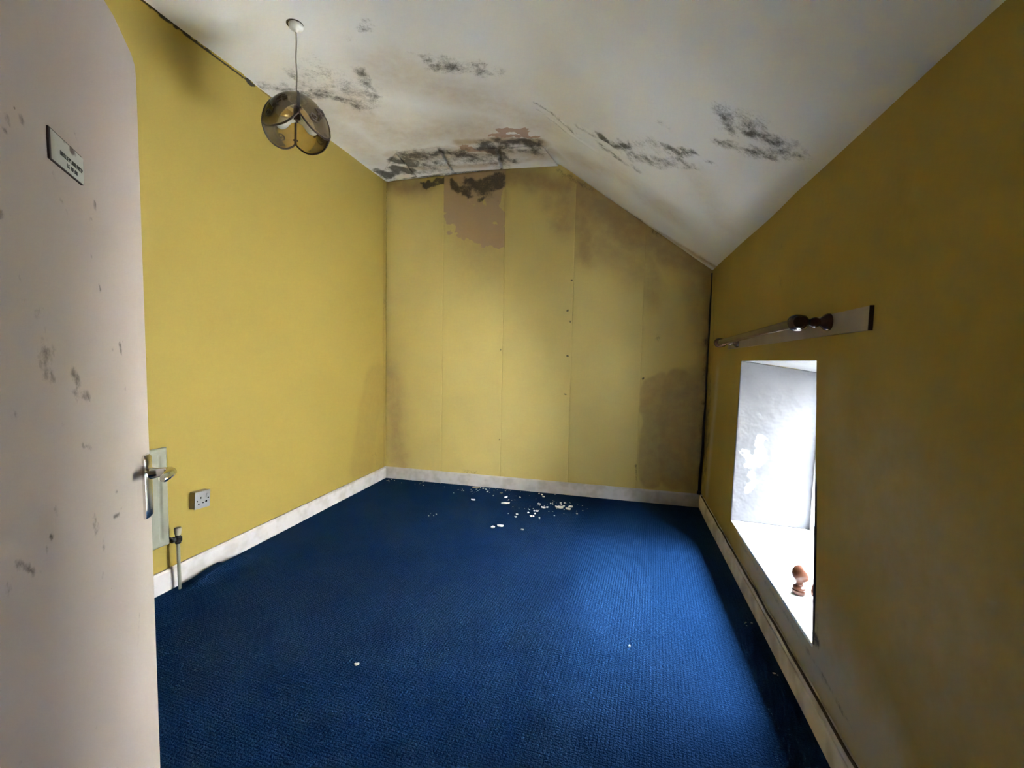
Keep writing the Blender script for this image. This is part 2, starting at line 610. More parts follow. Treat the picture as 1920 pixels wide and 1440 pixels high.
# ------------------------------------------------------------------ stain maps (strokes traced on each surface)
ST_BACK = [
    (3, [(724, 338), (722, 600), (721, 872)], 1.9, .85, .5),
    (1, [(722, 352), (800, 352)], 16, 0.75), (1, [(730, 346), (790, 362)], 20, .45), (1, [(724, 360), (722, 860)], 12, 0.30),
    (1, [(730, 700), (742, 790), (748, 870)], 24, .55), (1, [(728, 760), (735, 870)], 20, .35),
    (0, [(797, 347), (812, 346), (836, 338)], 7, 1.0, .3), (0, [(800, 352)], 4, .9, .3),
    (0, [(852, 346), (868, 356), (880, 362)], 10, .95, .5), (0, [(880, 340), (905, 350), (925, 345), (938, 335)], 13, .95, .5),
    (0, [(899, 372)], 7, .9, .5), (0, [(870, 352), (910, 362)], 12, .7), (0, [(934, 379)], 4, .5),
    (2, [(848, 380), (880, 410), (925, 410)], 34, .9, .35), (2, [(860, 345), (925, 350)], 38, .85, .4), (2, [(900, 430), (930, 445)], 20, .9, .3),
    (1, [(890, 340), (890, 490)], 62, .38), (1, [(900, 470), (900, 500)], 50, .22),
    (1, [(950, 330), (1000, 335), (1065, 350)], 22, .75), (1, [(1060, 350), (1055, 420)], 26, .62), (1, [(1020, 340), (1030, 385)], 20, .5), (1, [(948, 340), (948, 400)], 8, .4),
    (1, [(1085, 355), (1200, 440)], 46, .85), (1, [(1092, 400), (1095, 480)], 26, .72), (1, [(1120, 460), (1195, 500)], 36, .55), (1, [(1110, 390), (1150, 430)], 30, .7),
    (1, [(1215, 440), (1330, 510)], 40, .8), (1, [(1215, 480), (1225, 560)], 22, .55), (1, [(1335, 520), (1330, 700), (1318, 900)], 26, .8), (1, [(1300, 520), (1320, 640)], 26, .5),
    (1, [(1232, 725), (1228, 890)], 28, .55, .2), (1, [(1270, 728), (1260, 890)], 36, .62, .25), (1, [(1305, 720), (1295, 900)], 30, .72),
    (0, [(1235, 632)], 6, .4), (0, [(1228, 432), (1240, 440)], 5, .6), (0, [(1045, 318), (1110, 358)], 5, .45), (0, [(1330, 640), (1318, 910)], 9, .45),
    (0, [(1192, 872), (1194, 900)], 3, .5), (0, [(870, 882), (900, 886)], 4, .35),
] + [(0, [p], 2.6, .9, .4) for p in ((938, 655), (936, 825), (1072, 525), (1065, 582), (1069, 602), (1064, 668), (1061, 740), (1205, 710))]

ST_LEFT = [
    (3, [(262, -4), (300, 26), (360, 72), (421, 119), (455, 144)], 3.6, .8, .4), (3, [(464, 151), (476, 160)], 4.5, 1., .3), (3, [(490, 170), (540, 207)], 2.0, .5, .5),
    (1, [(705, 715), (690, 790), (680, 870)], 44, .42, .35), (1, [(712, 690), (712, 870)], 22, .35), (0, [(700, 850), (715, 880)], 10, .25),
    (0, [(720, 560), (718, 640)], 3, .35), (1, [(720, 340), (720, 870)], 5, .5), (1, [(300, 1060), (420, 1010)], 20, .15),
]
ST_CEIL = [
    (0, [(512, 166), (545, 164)], 10, .50), (0, [(558, 180), (580, 176), (612, 172)], 7, .75), (0, [(612, 173), (640, 186), (672, 198)], 8, .72),
    (0, [(655, 175), (690, 190)], 14, .42), (0, [(672, 128), (686, 150), (700, 180)], 9, .62), (0, [(585, 145), (606, 130)], 10, .45),
    (0, [(548, 138), (562, 155)], 9, .45), (0, [(560, 125), (600, 110)], 18, .25), (0, [(672, 52), (700, 38)], 7, .35), (0, [(645, 70), (665, 66)], 5, .3),
    (0, [(800, 108), (830, 112)], 8, .55), (0, [(820, 116), (870, 126), (925, 126)], 10, .62), (0, [(775, 95), (790, 100)], 6, .35), (0, [(880, 112), (910, 116)], 6, .5),
    # collapsed corner by the end wall
    (0, [(718, 326), (745, 312), (772, 318)], 9, 1., .5), (0, [(744, 300), (770, 302), (785, 308)], 7, 1., .5), (0, [(760, 290), (800, 292), (830, 286)], 9, .95),
    (0, [(840, 286), (880, 290), (890, 297)], 6, .9), (0, [(800, 310), (830, 315)], 8, .6), (0, [(905, 276), (915, 268), (928, 282)], 7, 1.),
    (0, [(942, 272), (968, 266), (1000, 270), (1006, 284)], 8, .95), (0, [(944, 292), (962, 296)], 6, 1.), (0, [(930, 262), (945, 300)], 5, .9),
    (0, [(860, 300), (940, 300)], 8, .55), (0, [(722, 333), (850, 328)], 4, .9), (0, [(850, 326), (960, 316)], 4, .8),
    (2, [(945, 244), (985, 246)], 13, .95), (2, [(925, 252), (1000, 256)], 10, .7), (1, [(860, 266), (930, 262), (1015, 268)], 16, .9), (1, [(740, 292), (860, 284), (1035, 285)], 26, .7),
    (2, [(870, 275), (920, 285)], 10, .7), (0, [(745, 305), (850, 300)], 9, .55), (0, [(840, 300), (930, 290)], 9, .5), (0, [(950, 280), (1010, 280)], 8, .55), (1, [(760, 312), (900, 306), (1010, 290)], 10, .7), (0, [(735, 316), (775, 322)], 4, .95),
    # sloped side
    (0, [(1000, 182), (1040, 212), (1080, 250)], 4, .62), (0, [(1005, 195), (1060, 245)], 3, .45), (0, [(1082, 236), (1110, 248)], 6, .5),
    (0, [(1132, 258), (1150, 272), (1180, 272)], 6, .9), (0, [(1125, 270), (1172, 304)], 5, .75), (0, [(1186, 292), (1220, 300), (1255, 306)], 8, .62),
    (0, [(1242, 272), (1275, 286), (1300, 284)], 6, .75), (0, [(1250, 290), (1285, 305)], 7, .5), (0, [(1280, 312), (1305, 308)], 4, .5),
    (0, [(1185, 310), (1200, 318)], 5, .4), (0, [(1238, 228), (1255, 240)], 4, .4), (0, [(1325, 300), (1338, 304)], 4, .45), (0, [(1195, 270), (1240, 280)], 10, .35),
    (0, [(1348, 266), (1380, 272), (1440, 284)], 8, .7), (0, [(1440, 284), (1508, 286)], 8, .55),
    (0, [(1372, 216), (1374, 238)], 14, .72), (0, [(1390, 222), (1430, 246)], 16, .70), (0, [(1400, 244), (1455, 264)], 10, .85), (0, [(1440, 250), (1490, 266)], 9, .38),
    (1, [(1060, 322), (1200, 415), (1340, 500)], 12, .75), (1, [(1170, 330), (1260, 400)], 55, .38), (1, [(1060, 290), (1140, 320)], 30, .4), (1, [(1300, 320), (1360, 420)], 40, .3),
    (1, [(640, 200), (760, 260), (900, 240)], 70, .55), (1, [(720, 130), (880, 180), (1000, 230)], 70, .48), (1, [(600, 190), (700, 300)], 50, .45),
    (0, [(760, 318), (840, 316)], 5, .55), (0, [(870, 286), (900, 292)], 7, .6), (0, [(780, 298), (800, 306)], 6, .8), (0, [(590, 120), (640, 150)], 22, .28), (0, [(640, 160), (690, 175)], 18, .35), (0, [(530, 160), (600, 165)], 14, .35), (0, [(1130, 275), (1290, 295)], 14, .30), (0, [(1380, 230), (1460, 262)], 20, .38),
    (0, [(1340, 498), (1200, 412), (1060, 316)], 4, .35),
]
ST_RIGHT = [
    (0, [(1465, 464)], 7, .35), (0, [(1462, 520), (1470, 545)], 8, .3), (0, [(1340, 520), (1336, 700)], 6, .35), (0, [(1332, 720), (1322, 880)], 14, .5), (0, [(1328, 820), (1318, 900)], 10, .6),
    (0, [(1527, 1192), (1531, 1200)], 9, 1., .6), (0, [(1512, 1180), (1524, 1200)], 8, .7), (0, [(1530, 1140), (1532, 1195)], 5, .55), (0, [(1495, 1175), (1510, 1190)], 7, .35),
    (1, [(1400, 1010), (1520, 1210), (1640, 1400)], 75, 1.0), (1, [(1640, 950), (1760, 1150)], 230, .6), (1, [(1560, 760), (1600, 1000)], 90, .45), (1, [(1345, 700), (1325, 920)], 16, .6), (1, [(1855, 1130)], 14, .7), (0, [(1855, 1130)], 9, .25), (0, [(1610, 645)], 6, .25), (0, [(1668, 678)], 4, .4),
    (1, [(1380, 990), (1440, 1090), (1600, 1360)], 12, .35), (0, [(1390, 1020), (1520, 1230), (1600, 1370)], 5, .4),
]
ST_DOOR = [
    (0, [(76, 583), (92, 590)], 11, .35), (0, [(88, 655), (84, 690)], 12, .62), (0, [(80, 685), (90, 705)], 13, .5), (0, [(96, 700), (100, 712)], 5, .6), (0, [(100, 650), (96, 660)], 5, .5),
    (0, [(136, 696), (146, 716)], 6, .72), (0, [(160, 744), (167, 746)], 5, .75), (0, [(140, 735), (148, 742)], 5, .55), (2, [(48, 563)], 8, .45), (0, [(48, 563)], 6, .3), (0, [(37, 525)], 5, .65),
    (0, [(26, 778)], 8, .4), (0, [(154, 835), (170, 840)], 2.5, .8), (0, [(120, 797)], 4, .55), (0, [(84, 615), (88, 632)], 4, .4),
    (0, [(14, 227)], 4, .9), (0, [(42, 226)], 4, .9), (0, [(9, 245)], 3, .7), (0, [(70, 60)], 3, .6), (0, [(60, 118)], 3, .5), (0, [(103, 333)], 5, .5), (0, [(140, 250), (143, 258)], 3, .5), (0, [(170, 282)], 3, .5),
    (0, [(178, 380), (179, 392)], 3, .75), (0, [(168, 412), (173, 408)], 4, .6), (0, [(126, 400)], 3, .6), (0, [(116, 377)], 3, .6), (0, [(22, 405)], 3, .5), (0, [(2, 403)], 8, .6),
    (0, [(186, 535), (188, 543)], 3, .6), (0, [(225, 645), (227, 660)], 3, .7), (0, [(212, 656)], 3, .6), (0, [(234, 728)], 3, .6), (0, [(170, 482)], 3, .6), (0, [(74, 697)], 4, .5),
    (0, [(36, 1058), (64, 1074)], 5, .62), (0, [(30, 1056), (40, 1062)], 6, .45), (0, [(17, 1100), (16, 1112)], 7, .5), (0, [(46, 1098), (44, 1112)], 5, .45), (0, [(95, 1008)], 4, .85), (0, [(88, 1031)], 3, .7), (0, [(78, 1072)], 3, .6),
    (0, [(105, 952), (106, 962)], 5, .42), (0, [(213, 969), (224, 965)], 2, .9), (0, [(219, 921)], 2.5, .7), (0, [(228, 955)], 2.5, .7), (0, [(178, 975), (182, 990)], 8, .42), (0, [(195, 1015), (195, 1025)], 4, .5), (0, [(193, 1078)], 4, .6),
    (0, [(180, 1365)], 4, .4), (0, [(38, 1432)], 5, .4), (0, [(186, 1195)], 3, .35), (0, [(270, 890)], 7, .4),
    (0, [(262, 1150), (258, 1210)], 3, .25), (0, [(250, 1270)], 3, .25), (1, [(60, 560), (60, 640)], 30, .12),
]


# ------------------------------------------------------------------ structure
def struct(o):
    o['kind'] = 'structure'
    return o


def build_left():
    ny, nz = 330, 250
    ys = np.linspace(0.0, YB+0.01, ny)
    zs = np.linspace(-0.01, 3.0, nz)
    Y, Z = np.meshgrid(ys, zs, indexing='ij')
    X = XL - 0.004*fbm(Y, Z, 1.3, 3, 3)*np.minimum(1, (YB-Y)*4)
    V = np.stack([X, Y, Z], -1).reshape(-1, 3)
    st = paint(V, strokes_to_world(ST_LEFT, lambda a, b: hit(a, b, 0, XL)), V[:, 1], V[:, 2], 5, 0.35)
    bv, bq = box_np((XL-0.16, -0.1, -0.05), (XL-0.006, YB+0.16, 3.15))
    VV, QQ = join_np([(V, grid_quads(ny, nz)), (bv, bq)])
    return struct(mesh_np('wall_left', VV, QQ, m_left, stain=np.vstack([st, np.zeros((8, 4))])))


def build_back():
    v, q = box_np((XL-0.05, YB, -0.05), (XR+0.05, YB+0.16, 3.15))
    wb = struct(mesh_np('wall_back', v, q, m_back, smooth=False, stain=np.zeros((8, 4))))
    edges = [XL+0.007, -1.698, -1.092, -0.442, 0.171, XR+0.012]
    offs = [0.0042, 0.0047, 0.0043, 0.0047, 0.0042]
    sw = strokes_to_world(ST_BACK, lambda a, b: hit(a, b, 1, YB))
    # each stroke stays on the drop of paper it was traced on, as the stains stop at the seams
    for i in range(5):
        x0, x1 = edges[i]+0.0001, edges[i+1]-0.0001
        nx, nz = 90, 330
        xs = np.linspace(x0, x1, nx)
        t = np.linspace(0, 1, nz)
        X, T = np.meshgrid(xs, t, indexing='ij')
        top = zceil(X, np.full_like(X, YB)) - 0.004
        Z = 0.02 + (top-0.02)*T
        # paper lifts a little along the seams near the top
        lift = 0.004*np.exp(-((X-x1)/0.02)**2)*sstep(0.62, 1.0, T)*(0.3+fbm(X, Z, 6, 3, i))
        Y = YB - offs[i] - 0.004*(fbm(X, Z, 1.7, 3, 20)-0.5) - lift
        V = np.stack([X, Y, Z], -1).reshape(-1, 3)
        mine = [s for s in sw if x0-0.16 < np.mean([p[0] for p in s[1]]) < x1+0.02 and
                (x0-0.03 < np.mean([p[0] for p in s[1]]) or s[0] != 1)]
        mine = [s for s in mine if x0-0.02 < np.mean([p[0] for p in s[1]]) < x1+0.02]
        st = paint(V, mine, V[:, 0], V[:, 2], 31+i, 0.55)
        # thin edges back to the wall
        idx = np.arange(nx*nz).reshape(nx, nz)
        loop = np.concatenate([idx[:, 0], idx[-1, 1:], idx[-2::-1, -1], idx[0, -2:0:-1]])
        B = V[loop].copy()
        B[:, 1] = YB+0.001
        n0 = len(V)
        k = np.arange(len(loop))
        k2 = (k+1) % len(loop)
        sq = np.stack([loop[k], n0+k, n0+k2, loop[k2]], 1)
        VV = np.vstack([V, B])
        o = mesh_np('wallpaper_drop', VV, np.vstack([grid_quads(nx, nz), sq]), m_back, wb, stain=np.vstack([st, st[loop]]))
    return wb


# opening corners: (y, z) on the inner face, then on the outer face
IN_FB, IN_FT, IN_NT, IN_NB = (3.048, 0.266), (3.006, 1.283), (1.909, 1.297), (1.790, 0.262)
OU_FB, OU_FT, OU_NT, OU_NB = (3.016, 0.264), (2.985, 1.214), (1.960, 1.222), (1.860, 0.260)


def build_right():
    def patch(c00, c10, c11, c01, nu, nv):
        a = np.linspace(0, 1, nu)[:, None, None]
        b = np.linspace(0, 1, nv)[None, :, None]
        P = (1-a)*(1-b)*np.array(c00)+a*(1-b)*np.array(c10)+a*b*np.array(c11)+(1-a)*b*np.array(c01)
        return P.reshape(-1, 2)
    y0, y1, z0, z1 = 0.05, YB+0.01, -0.01, ZE+0.03
    specs = [
        ((y0, z0), IN_NB, IN_NT, (y0, z1), 150, 180),
        (IN_FB, (y1, z0), (y1, z1), IN_FT, 95, 180),
        ((y0, z0), (y1, z0), IN_FB, IN_NB, 330, 30),
        (IN_NT, IN_FT, (y1, z1), (y0, z1), 330, 62),
    ]
    parts = []
    for c0, c1, c2, c3, nu, nv in specs:
        P = patch(c0, c1, c2, c3, nu, nv)
        n = fbm(P[:, 0], P[:, 1], 1.5, 3, 8)-0.5
        edge = np.minimum(1, np.minimum(np.abs(P[:, 0]-y0), np.abs(P[:, 0]-y1))*5)
        V = np.stack([XR + 0.012*n*edge, P[:, 0], P[:, 1]], -1)
        parts.append((V, grid_quads(nu, nv, flip=True)))
    V, Q = join_np(parts)
    st = paint(V, strokes_to_world(ST_RIGHT, lambda a, b: hit(a, b, 0, XR)), V[:, 1], V[:, 2], 9, 0.5)
    # outer masonry around the opening, kept clear of the splayed reveal
    masonry = []
    x0, x1 = XR+0.02, WOUT
    masonry.append(box_np((x0, -0.1, -0.3), (x1, 1.74, 3.15)))
    masonry.append(box_np((x0, 3.09, -0.3), (x1, YB+0.16, 3.15)))
    masonry.append(box_np((x0, 1.74, -0.3), (x1, 3.09, 0.235)))
    masonry.append(box_np((x0, 1.74, 1.325), (x1, 3.09, 3.15)))
    mv, mq = join_np(masonry)
    VV, QQ = join_np([(V, Q), (mv, mq)])
    wr = struct(mesh_np('wall_right', VV, QQ, m_right, stain=np.vstack([st, np.zeros((len(mv), 4))])))

    # reveal faces: head, far side, near side as parts, with a little unevenness in the plaster
    def reveal(name, a, b, A, B, mat, strokes=None, nu=90, nv=60, amp=0.006, flip=False):
        s = np.linspace(0, 1, nu)[:, None, None]
        t = np.linspace(0, 1, nv)[None, :, None]
        pa, pb = np.array([XR-0.0005, *a]), np.array([XR-0.0005, *b])
        qa, qb = np.array([WOUT, *A]), np.array([WOUT, *B])
        P = ((1-s)*(1-t)*pa+(1-s)*t*qa+s*(1-t)*pb+s*t*qb).reshape(-1, 3)
        ww = (np.sin(np.pi*np.linspace(0, 1, nv))**0.5)[None, :].repeat(nu, 0).ravel()
        nrm = np.cross(pb-pa, qa-pa)
        nrm /= np.linalg.norm(nrm)
        P = P + nrm[None]*(amp*(fbm(P[:, 0]*2+P[:, 1], P[:, 2]*1.3, 5, 3, 4)-0.5)*ww)[:, None]
        st = np.zeros((len(P), 4))
        if strokes:
            st = paint(P, strokes, P[:, 0]+P[:, 1]*0.3, P[:, 2]+P[:, 1], 13, .5)
        # thin slab behind it (12 mm) so that the face is not a sheet
        back = P + nrm[None]*(0.014 if flip else -0.014)
        n0 = len(P)
        idx = np.arange(n0).reshape(nu, nv)
        loop = np.concatenate([idx[:, 0], idx[-1, 1:], idx[-2::-1, -1], idx[0, -2:0:-1]])
        k = np.arange(len(loop))
        k2 = (k+1) % len(loop)
        sq = np.stack([loop[k], loop[k]+n0, loop[k2]+n0, loop[k2]], 1)
        VV = np.vstack([P, back])
        QQ = np.vstack([grid_quads(nu, nv), grid_quads(nu, nv, n0, True), sq])
        return mesh_np(name, VV, QQ, mat, wr, stain=np.vstack([st, st]))
    hy = lambda a, b: hit(a, b, 1, 3.03)
    far = strokes_to_world([
        (2, [(1412, 868), (1425, 830)], 14, .75), (2, [(1408, 890)], 8, .9), (2, [(1425, 840)], 7, .9), (2, [(1396, 850), (1405, 870)], 10, .8), (2, [(1440, 790)], 5, .8),
        (2, [(1413, 905), (1400, 920)], 8, .7), (2, [(1470, 880), (1500, 960)], 26, .5), (1, [(1395, 700), (1415, 760), (1395, 830)], 22, .35), (1, [(1395, 930), (1420, 850)], 26, .45),
        (1, [(1490, 840), (1520, 850)], 14, .35), (0, [(1455, 695)], 2.5, .8), (0, [(1417, 692)], 2.5, .6), (0, [(1447, 765)], 2, .6), (0, [(1470, 815)], 2, .5), (0, [(1385, 970), (1520, 990)], 2.5, .35),
    ], hy)
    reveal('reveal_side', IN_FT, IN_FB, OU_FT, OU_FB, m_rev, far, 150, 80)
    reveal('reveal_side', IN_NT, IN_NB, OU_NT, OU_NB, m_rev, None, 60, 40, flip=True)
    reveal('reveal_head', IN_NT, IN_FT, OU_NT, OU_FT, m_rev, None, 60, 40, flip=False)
    hz = lambda a, b: hit(a, b, 2, 0.265)
    sill = strokes_to_world([
        (0, [(1411, 993)], 3, .9), (0, [(1425, 1002), (1445, 1013)], 2.5, .8), (0, [(1475, 1030)], 4, .6), (0, [(1500, 997)], 2.5, .7), (0, [(1478, 1013)], 2, .6),
        (1, [(1460, 1105), (1490, 1112)], 9, .5), (1, [(1485, 1140), (1512, 1145)], 8, .6), (0, [(1500, 1135), (1505, 1137)], 3, .4), (0, [(1485, 1121)], 2, .8), (1, [(1420, 1030), (1470, 1050)], 8, .3),
        (0, [(1505, 1170), (1520, 1185)], 6, .6),
    ], hz)
    reveal('reveal_sill', IN_NB, IN_FB, OU_NB, OU_FB, m_sill, sill, 150, 70, 0.006, flip=True)
    return wr


CEIL_BUMPS = []


def build_ceiling():
    nx, ny = 340, 430
    s = np.linspace(0, 1, nx)
    ys = np.linspace(-0.02, YB+0.02, ny)
    S, Y = np.meshgrid(s, ys, indexing='ij')
    gap = 0.022*(1-sstep(2.36, 2.40, Y))*(0.5+0.8*fbm(Y, Y*0, 5, 3, 2)) + 0.010*np.exp(-((Y-2.42)/0.035)**4) - 0.006*sstep(2.47, 2.6, Y)
    x0 = XL + gap
    X = x0 + (XR+0.03-x0)*S
    Z = zceil(X, Y)
    Z = Z + 0.012*(fbm(X, Y, 1.6, 3, 60)-0.5) + 0.003*(fbm(X, Y, 9, 3, 61)-0.5)
    # lifted paper edges and sagging board
    P = np.stack([X, Y, Z], -1).reshape(-1, 3)
    z = P[:, 2]
    for pts, r_px, amp in [([(1000, 180), (1045, 215), (1085, 255)], 4, .012), ([(1010, 200), (1070, 250), (1130, 290)], 4, .010), ([(1085, 235), (1150, 268), (1250, 292)], 5, .009),
                           ([(1280, 390), (1300, 330)], 4, .005), ([(1180, 385), (1240, 370)], 5, .005), ([(780, 250), (830, 262)], 8, .006), ([(930, 270), (1010, 262)], 9, -.012),
                           ([(545, 160), (640, 180)], 6, .003)]:
        W = [hit_ceil(*p) for p in pts]
        d = np.full(len(P), 1e9)
        for a, b in zip(W[:-1], W[1:]):
            ab = b-a
            t = np.clip(((P-a)@ab)/(ab@ab), 0, 1)
            d = np.minimum(d, np.linalg.norm(P-(a+t[:, None]*ab), axis=1))
        r = r_px*np.dot(W[0]-CAM, FW)/F
        z -= amp*np.exp(-(d/r)**2)
    P[:, 2] = z
    st = paint(P, strokes_to_world(ST_CEIL, hit_ceil, 1.9), P[:, 0], P[:, 1], 41, 0.6)
    # upper skin so the plaster has thickness
    n0 = len(P)
    back = P + np.array([0, 0, 0.02])
    idx = np.arange(n0).reshape(nx, ny)
    loop = np.concatenate([idx[:, 0], idx[-1, 1:], idx[-2::-1, -1], idx[0, -2:0:-1]])
    k = np.arange(len(loop))
    k2 = (k+1) % len(loop)
    sq = np.stack([loop[k], loop[k]+n0, loop[k2]+n0, loop[k2]], 1)
    c = struct(mesh_np('ceiling', np.vstack([P, back]), np.vstack([grid_quads(nx, ny, 0, True), grid_quads(nx, ny, n0), sq]), m_ceil, stain=np.vstack([st, st])))
    # broken plasterboard pieces hanging along the end wall
    z2 = lambda p: (640+p[0]/4, 200+p[1]/4)
    boards = [[(300, 505), (408, 348), (556, 500), (348, 542)], [(412, 342), (712, 300), (826, 462), (570, 505)],
              [(730, 298), (1172, 312), (1194, 446), (846, 470)], [(1192, 312), (1500, 285), (1625, 412), (1212, 444)]]
    drop = [0.012, 0.014, 0.010, 0.013]
    sw = strokes_to_world(ST_CEIL, hit_ceil, 1.9)
    for bi, poly in enumerate(boards):
        W = [hit_ceil(*z2(p)) for p in poly]
        for k_ in range(4):
            W[k_] = W[k_].copy()
            W[k_][1] = min(W[k_][1], YB-0.008)
            W[k_][2] = zceil(W[k_][0], W[k_][1]) - (drop[bi] + 0.016 if k_ in (2, 3) else 0.005)
        nu = nv = 36
        a = np.linspace(0, 1, nu)[:, None, None]
        b = np.linspace(0, 1, nv)[None, :, None]
        G = ((1-a)*(1-b)*W[0]+a*(1-b)*W[1]+a*b*W[2]+(1-a)*b*W[3]).reshape(-1, 3)
        ed = (np.sin(np.pi*a)*np.sin(np.pi*b)).reshape(-1)**0.4
        G[:, 2] += 0.014*(fbm(G[:, 0], G[:, 1], 12, 3, 70+bi)-0.55)*ed
        stb = paint(G, sw, G[:, 0], G[:, 1], 41, 0.6)
        n0 = len(G)
        bk = G+np.array([0, 0, 0.010])
        idx = np.arange(n0).reshape(nu, nv)
        loop = np.concatenate([idx[:, 0], idx[-1, 1:], idx[-2::-1, -1], idx[0, -2:0:-1]])
        k = np.arange(len(loop))
        k2 = (k+1) % len(loop)
        sq = np.stack([loop[k], loop[k]+n0, loop[k2]+n0, loop[k2]], 1)
        ob = mesh_np('plaster_board', np.vstack([G, bk]), np.vstack([grid_quads(nu, nv), grid_quads(nu, nv, n0, True), sq]), m_ceil, c, smooth=True, stain=np.vstack([stb, stb]))
    return c


def build_floor():
    nx, ny = 305, 540
    xs = np.linspace(XL-0.0, XR+0.0, nx)
    ys = np.linspace(-1.3, YB, ny)
    X, Y = np.meshgrid(xs, ys, indexing='ij')
    Z = 0.004*(fbm(X, Y, 2.2, 3, 90)-0.5)
    P = np.stack([X, Y, Z], -1).reshape(-1, 3)
    for pts, r, amp in [([(372, 1096), (410, 1072), (452, 1050)], .045, .030), ([(385, 1078), (408, 1063)], .03, .022),
                        ([(900, 1178), (1015, 1160), (1100, 1180)], .05, .006), ([(1000, 1215), (1150, 1225)], .05, .006)]:
        W = [hit(*p, 2, 0.0) for p in pts]
        d = np.full(len(P), 1e9)
        for a, b in zip(W[:-1], W[1:]):
            ab = b-a
            t = np.clip(((P-a)@ab)/(ab@ab), 0, 1)
            d = np.minimum(d, np.linalg.norm(P-(a+t[:, None]*ab), axis=1))
        P[:, 2] += amp*np.exp(-(d/r)**2)
    bv, bq = box_np((XL-0.16, -1.4, -0.25), (XR+0.02, YB+0.16, -0.02))
    VV, QQ = join_np([(P, grid_quads(nx, ny)), (bv, bq)])
    return struct(mesh_np('floor', VV, QQ, m_carpet))


build_left()
build_back()
build_right()
build_ceiling()
build_floor()

# wall by the door (behind the camera), landing behind it, roof over the ceiling void
DX0, DX1, DTOP = -0.64, 0.21, 2.02
v, q = join_np([box_np((XL-0.05, 0.0, -0.02), (DX0, 0.13, 3.15)), box_np((DX1, 0.0, -0.02), (XR+0.05, 0.13, 3.15)), box_np((DX0, 0.0, DTOP), (DX1, 0.13, 3.15))])
struct(mesh_np('wall_front', v, q, m_left, smooth=False, stain=np.zeros((len(v), 4))))
v, q = join_np([box_np((-1.5, -1.45, -0.02), (1.3, -1.3, 2.5)), box_np((-1.65, -1.45, -0.02), (-1.5, 0.0, 2.5)), box_np((XR+0.0, -1.45, -0.02), (XR+0.15, 0.0, 2.5))])
struct(mesh_np('wall_landing', v, q, m_hall, smooth=False))
v, q = box_np((-1.65, -1.45, 2.4), (XR+0.15, 0.0, 2.5))
struct(mesh_np('ceiling_landing', v, q, m_hall, smooth=False))
v, q = box_np((XL-0.3, -0.3, 3.15), (WOUT+0.12, YB+0.3, 3.27))
struct(mesh_np('roof', v, q, m_dark, smooth=False))
v, q = box_np((-30, -30, -2.9), (40, 40, -2.7))
struct(mesh_np('ground', v, q, m_ground, smooth=False))


# added, unseen building: hides the low sky to shape the window light
v, q = join_np([box_np((4.2, -9, -2.7), (8.5, 13, 3.6))])
struct(mesh_np('sky_blocker_opposite', v, q, m_sky_blocker, smooth=False))


# ------------------------------------------------------------------ skirting boards
def skirting(name, prof, p0, p1, inward, mat, wob=0.0015, seed=0):
    """prof: (out, z) outline extruded from p0 to p1; inward: unit vector into the room"""
    n = 60
    A, B = np.array([*p0, 0.0]), np.array([*p1, 0.0])
    inn = np.array([*inward, 0.0])
    m = len(prof)
    V = []
    for i in range(n):
        t = i/(n-1)
        c = A+(B-A)*t
        w_ = wob*(vnoise(np.array([t*9.0]), np.array([seed*3.1]), seed)[0]-0.5)*2
        for o, z in prof:
            V.append(c+inn*(o+(w_ if o > 0.004 else 0))+np.array([0, 0, z]))
    V = np.array(V)
    Q = []
    for i in range(n-1):
        for k in range(m):
            k2 = (k+1) % m
            Q.append([i*m+k, i*m+k2, (i+1)*m+k2, (i+1)*m+k])
    o = mesh_np(name, V, np.array(Q), mat, smooth=False)
    bm = bmesh.new()
    bm.from_mesh(o.data)
    bm.verts.ensure_lookup_table()
    bm.faces.new([bm.verts[k] for k in range(m)])
    bm.faces.new([bm.verts[(n-1)*m+k] for k in range(m)][::-1])
    bmesh.ops.recalc_face_normals(bm, faces=bm.faces[:])
    bm.to_mesh(o.data)
    bm.free()
    return struct(o)


PL = [(0.0, 0.0), (0.018, 0.0), (0.018, SK-0.012), (0.012, SK), (0.0, SK)]
bl = skirting('baseboard_left', PL, (XL, 0.14), (XL, YB-0.006), (1, 0), m_skirt, seed=1)
bb = skirting('baseboard_back', PL, (XL+0.018, YB-0.005), (XR-0.02, YB-0.005), (0, -1), m_skirt, seed=2)
PR = [(0.0, 0.0), (0.024, 0.0), (0.024, 0.082), (0.021, 0.086), (0.014, 0.087), (0.014, 0.0905), (0.020, 0.092), (0.020, 0.112), (0.010, 0.120), (0.0, 0.120)]
br = skirting('baseboard_right', PR, (XR+0.004, 0.14), (XR+0.004, YB-0.024), (-1, 0), m_skirt_r, 0.003, seed=3)
bm = bmesh.new()
pts = []
for i in range(40):
    t = i/39
    pts.append((XR-0.012+0.002*math.sin(i*1.7), 0.2+t*(YB-0.3), 0.1205+0.002*math.sin(i*2.3)))
bm_tube(bm, pts, 0.005, 6)
bm_obj('grime_line', bm, m_crack, br)

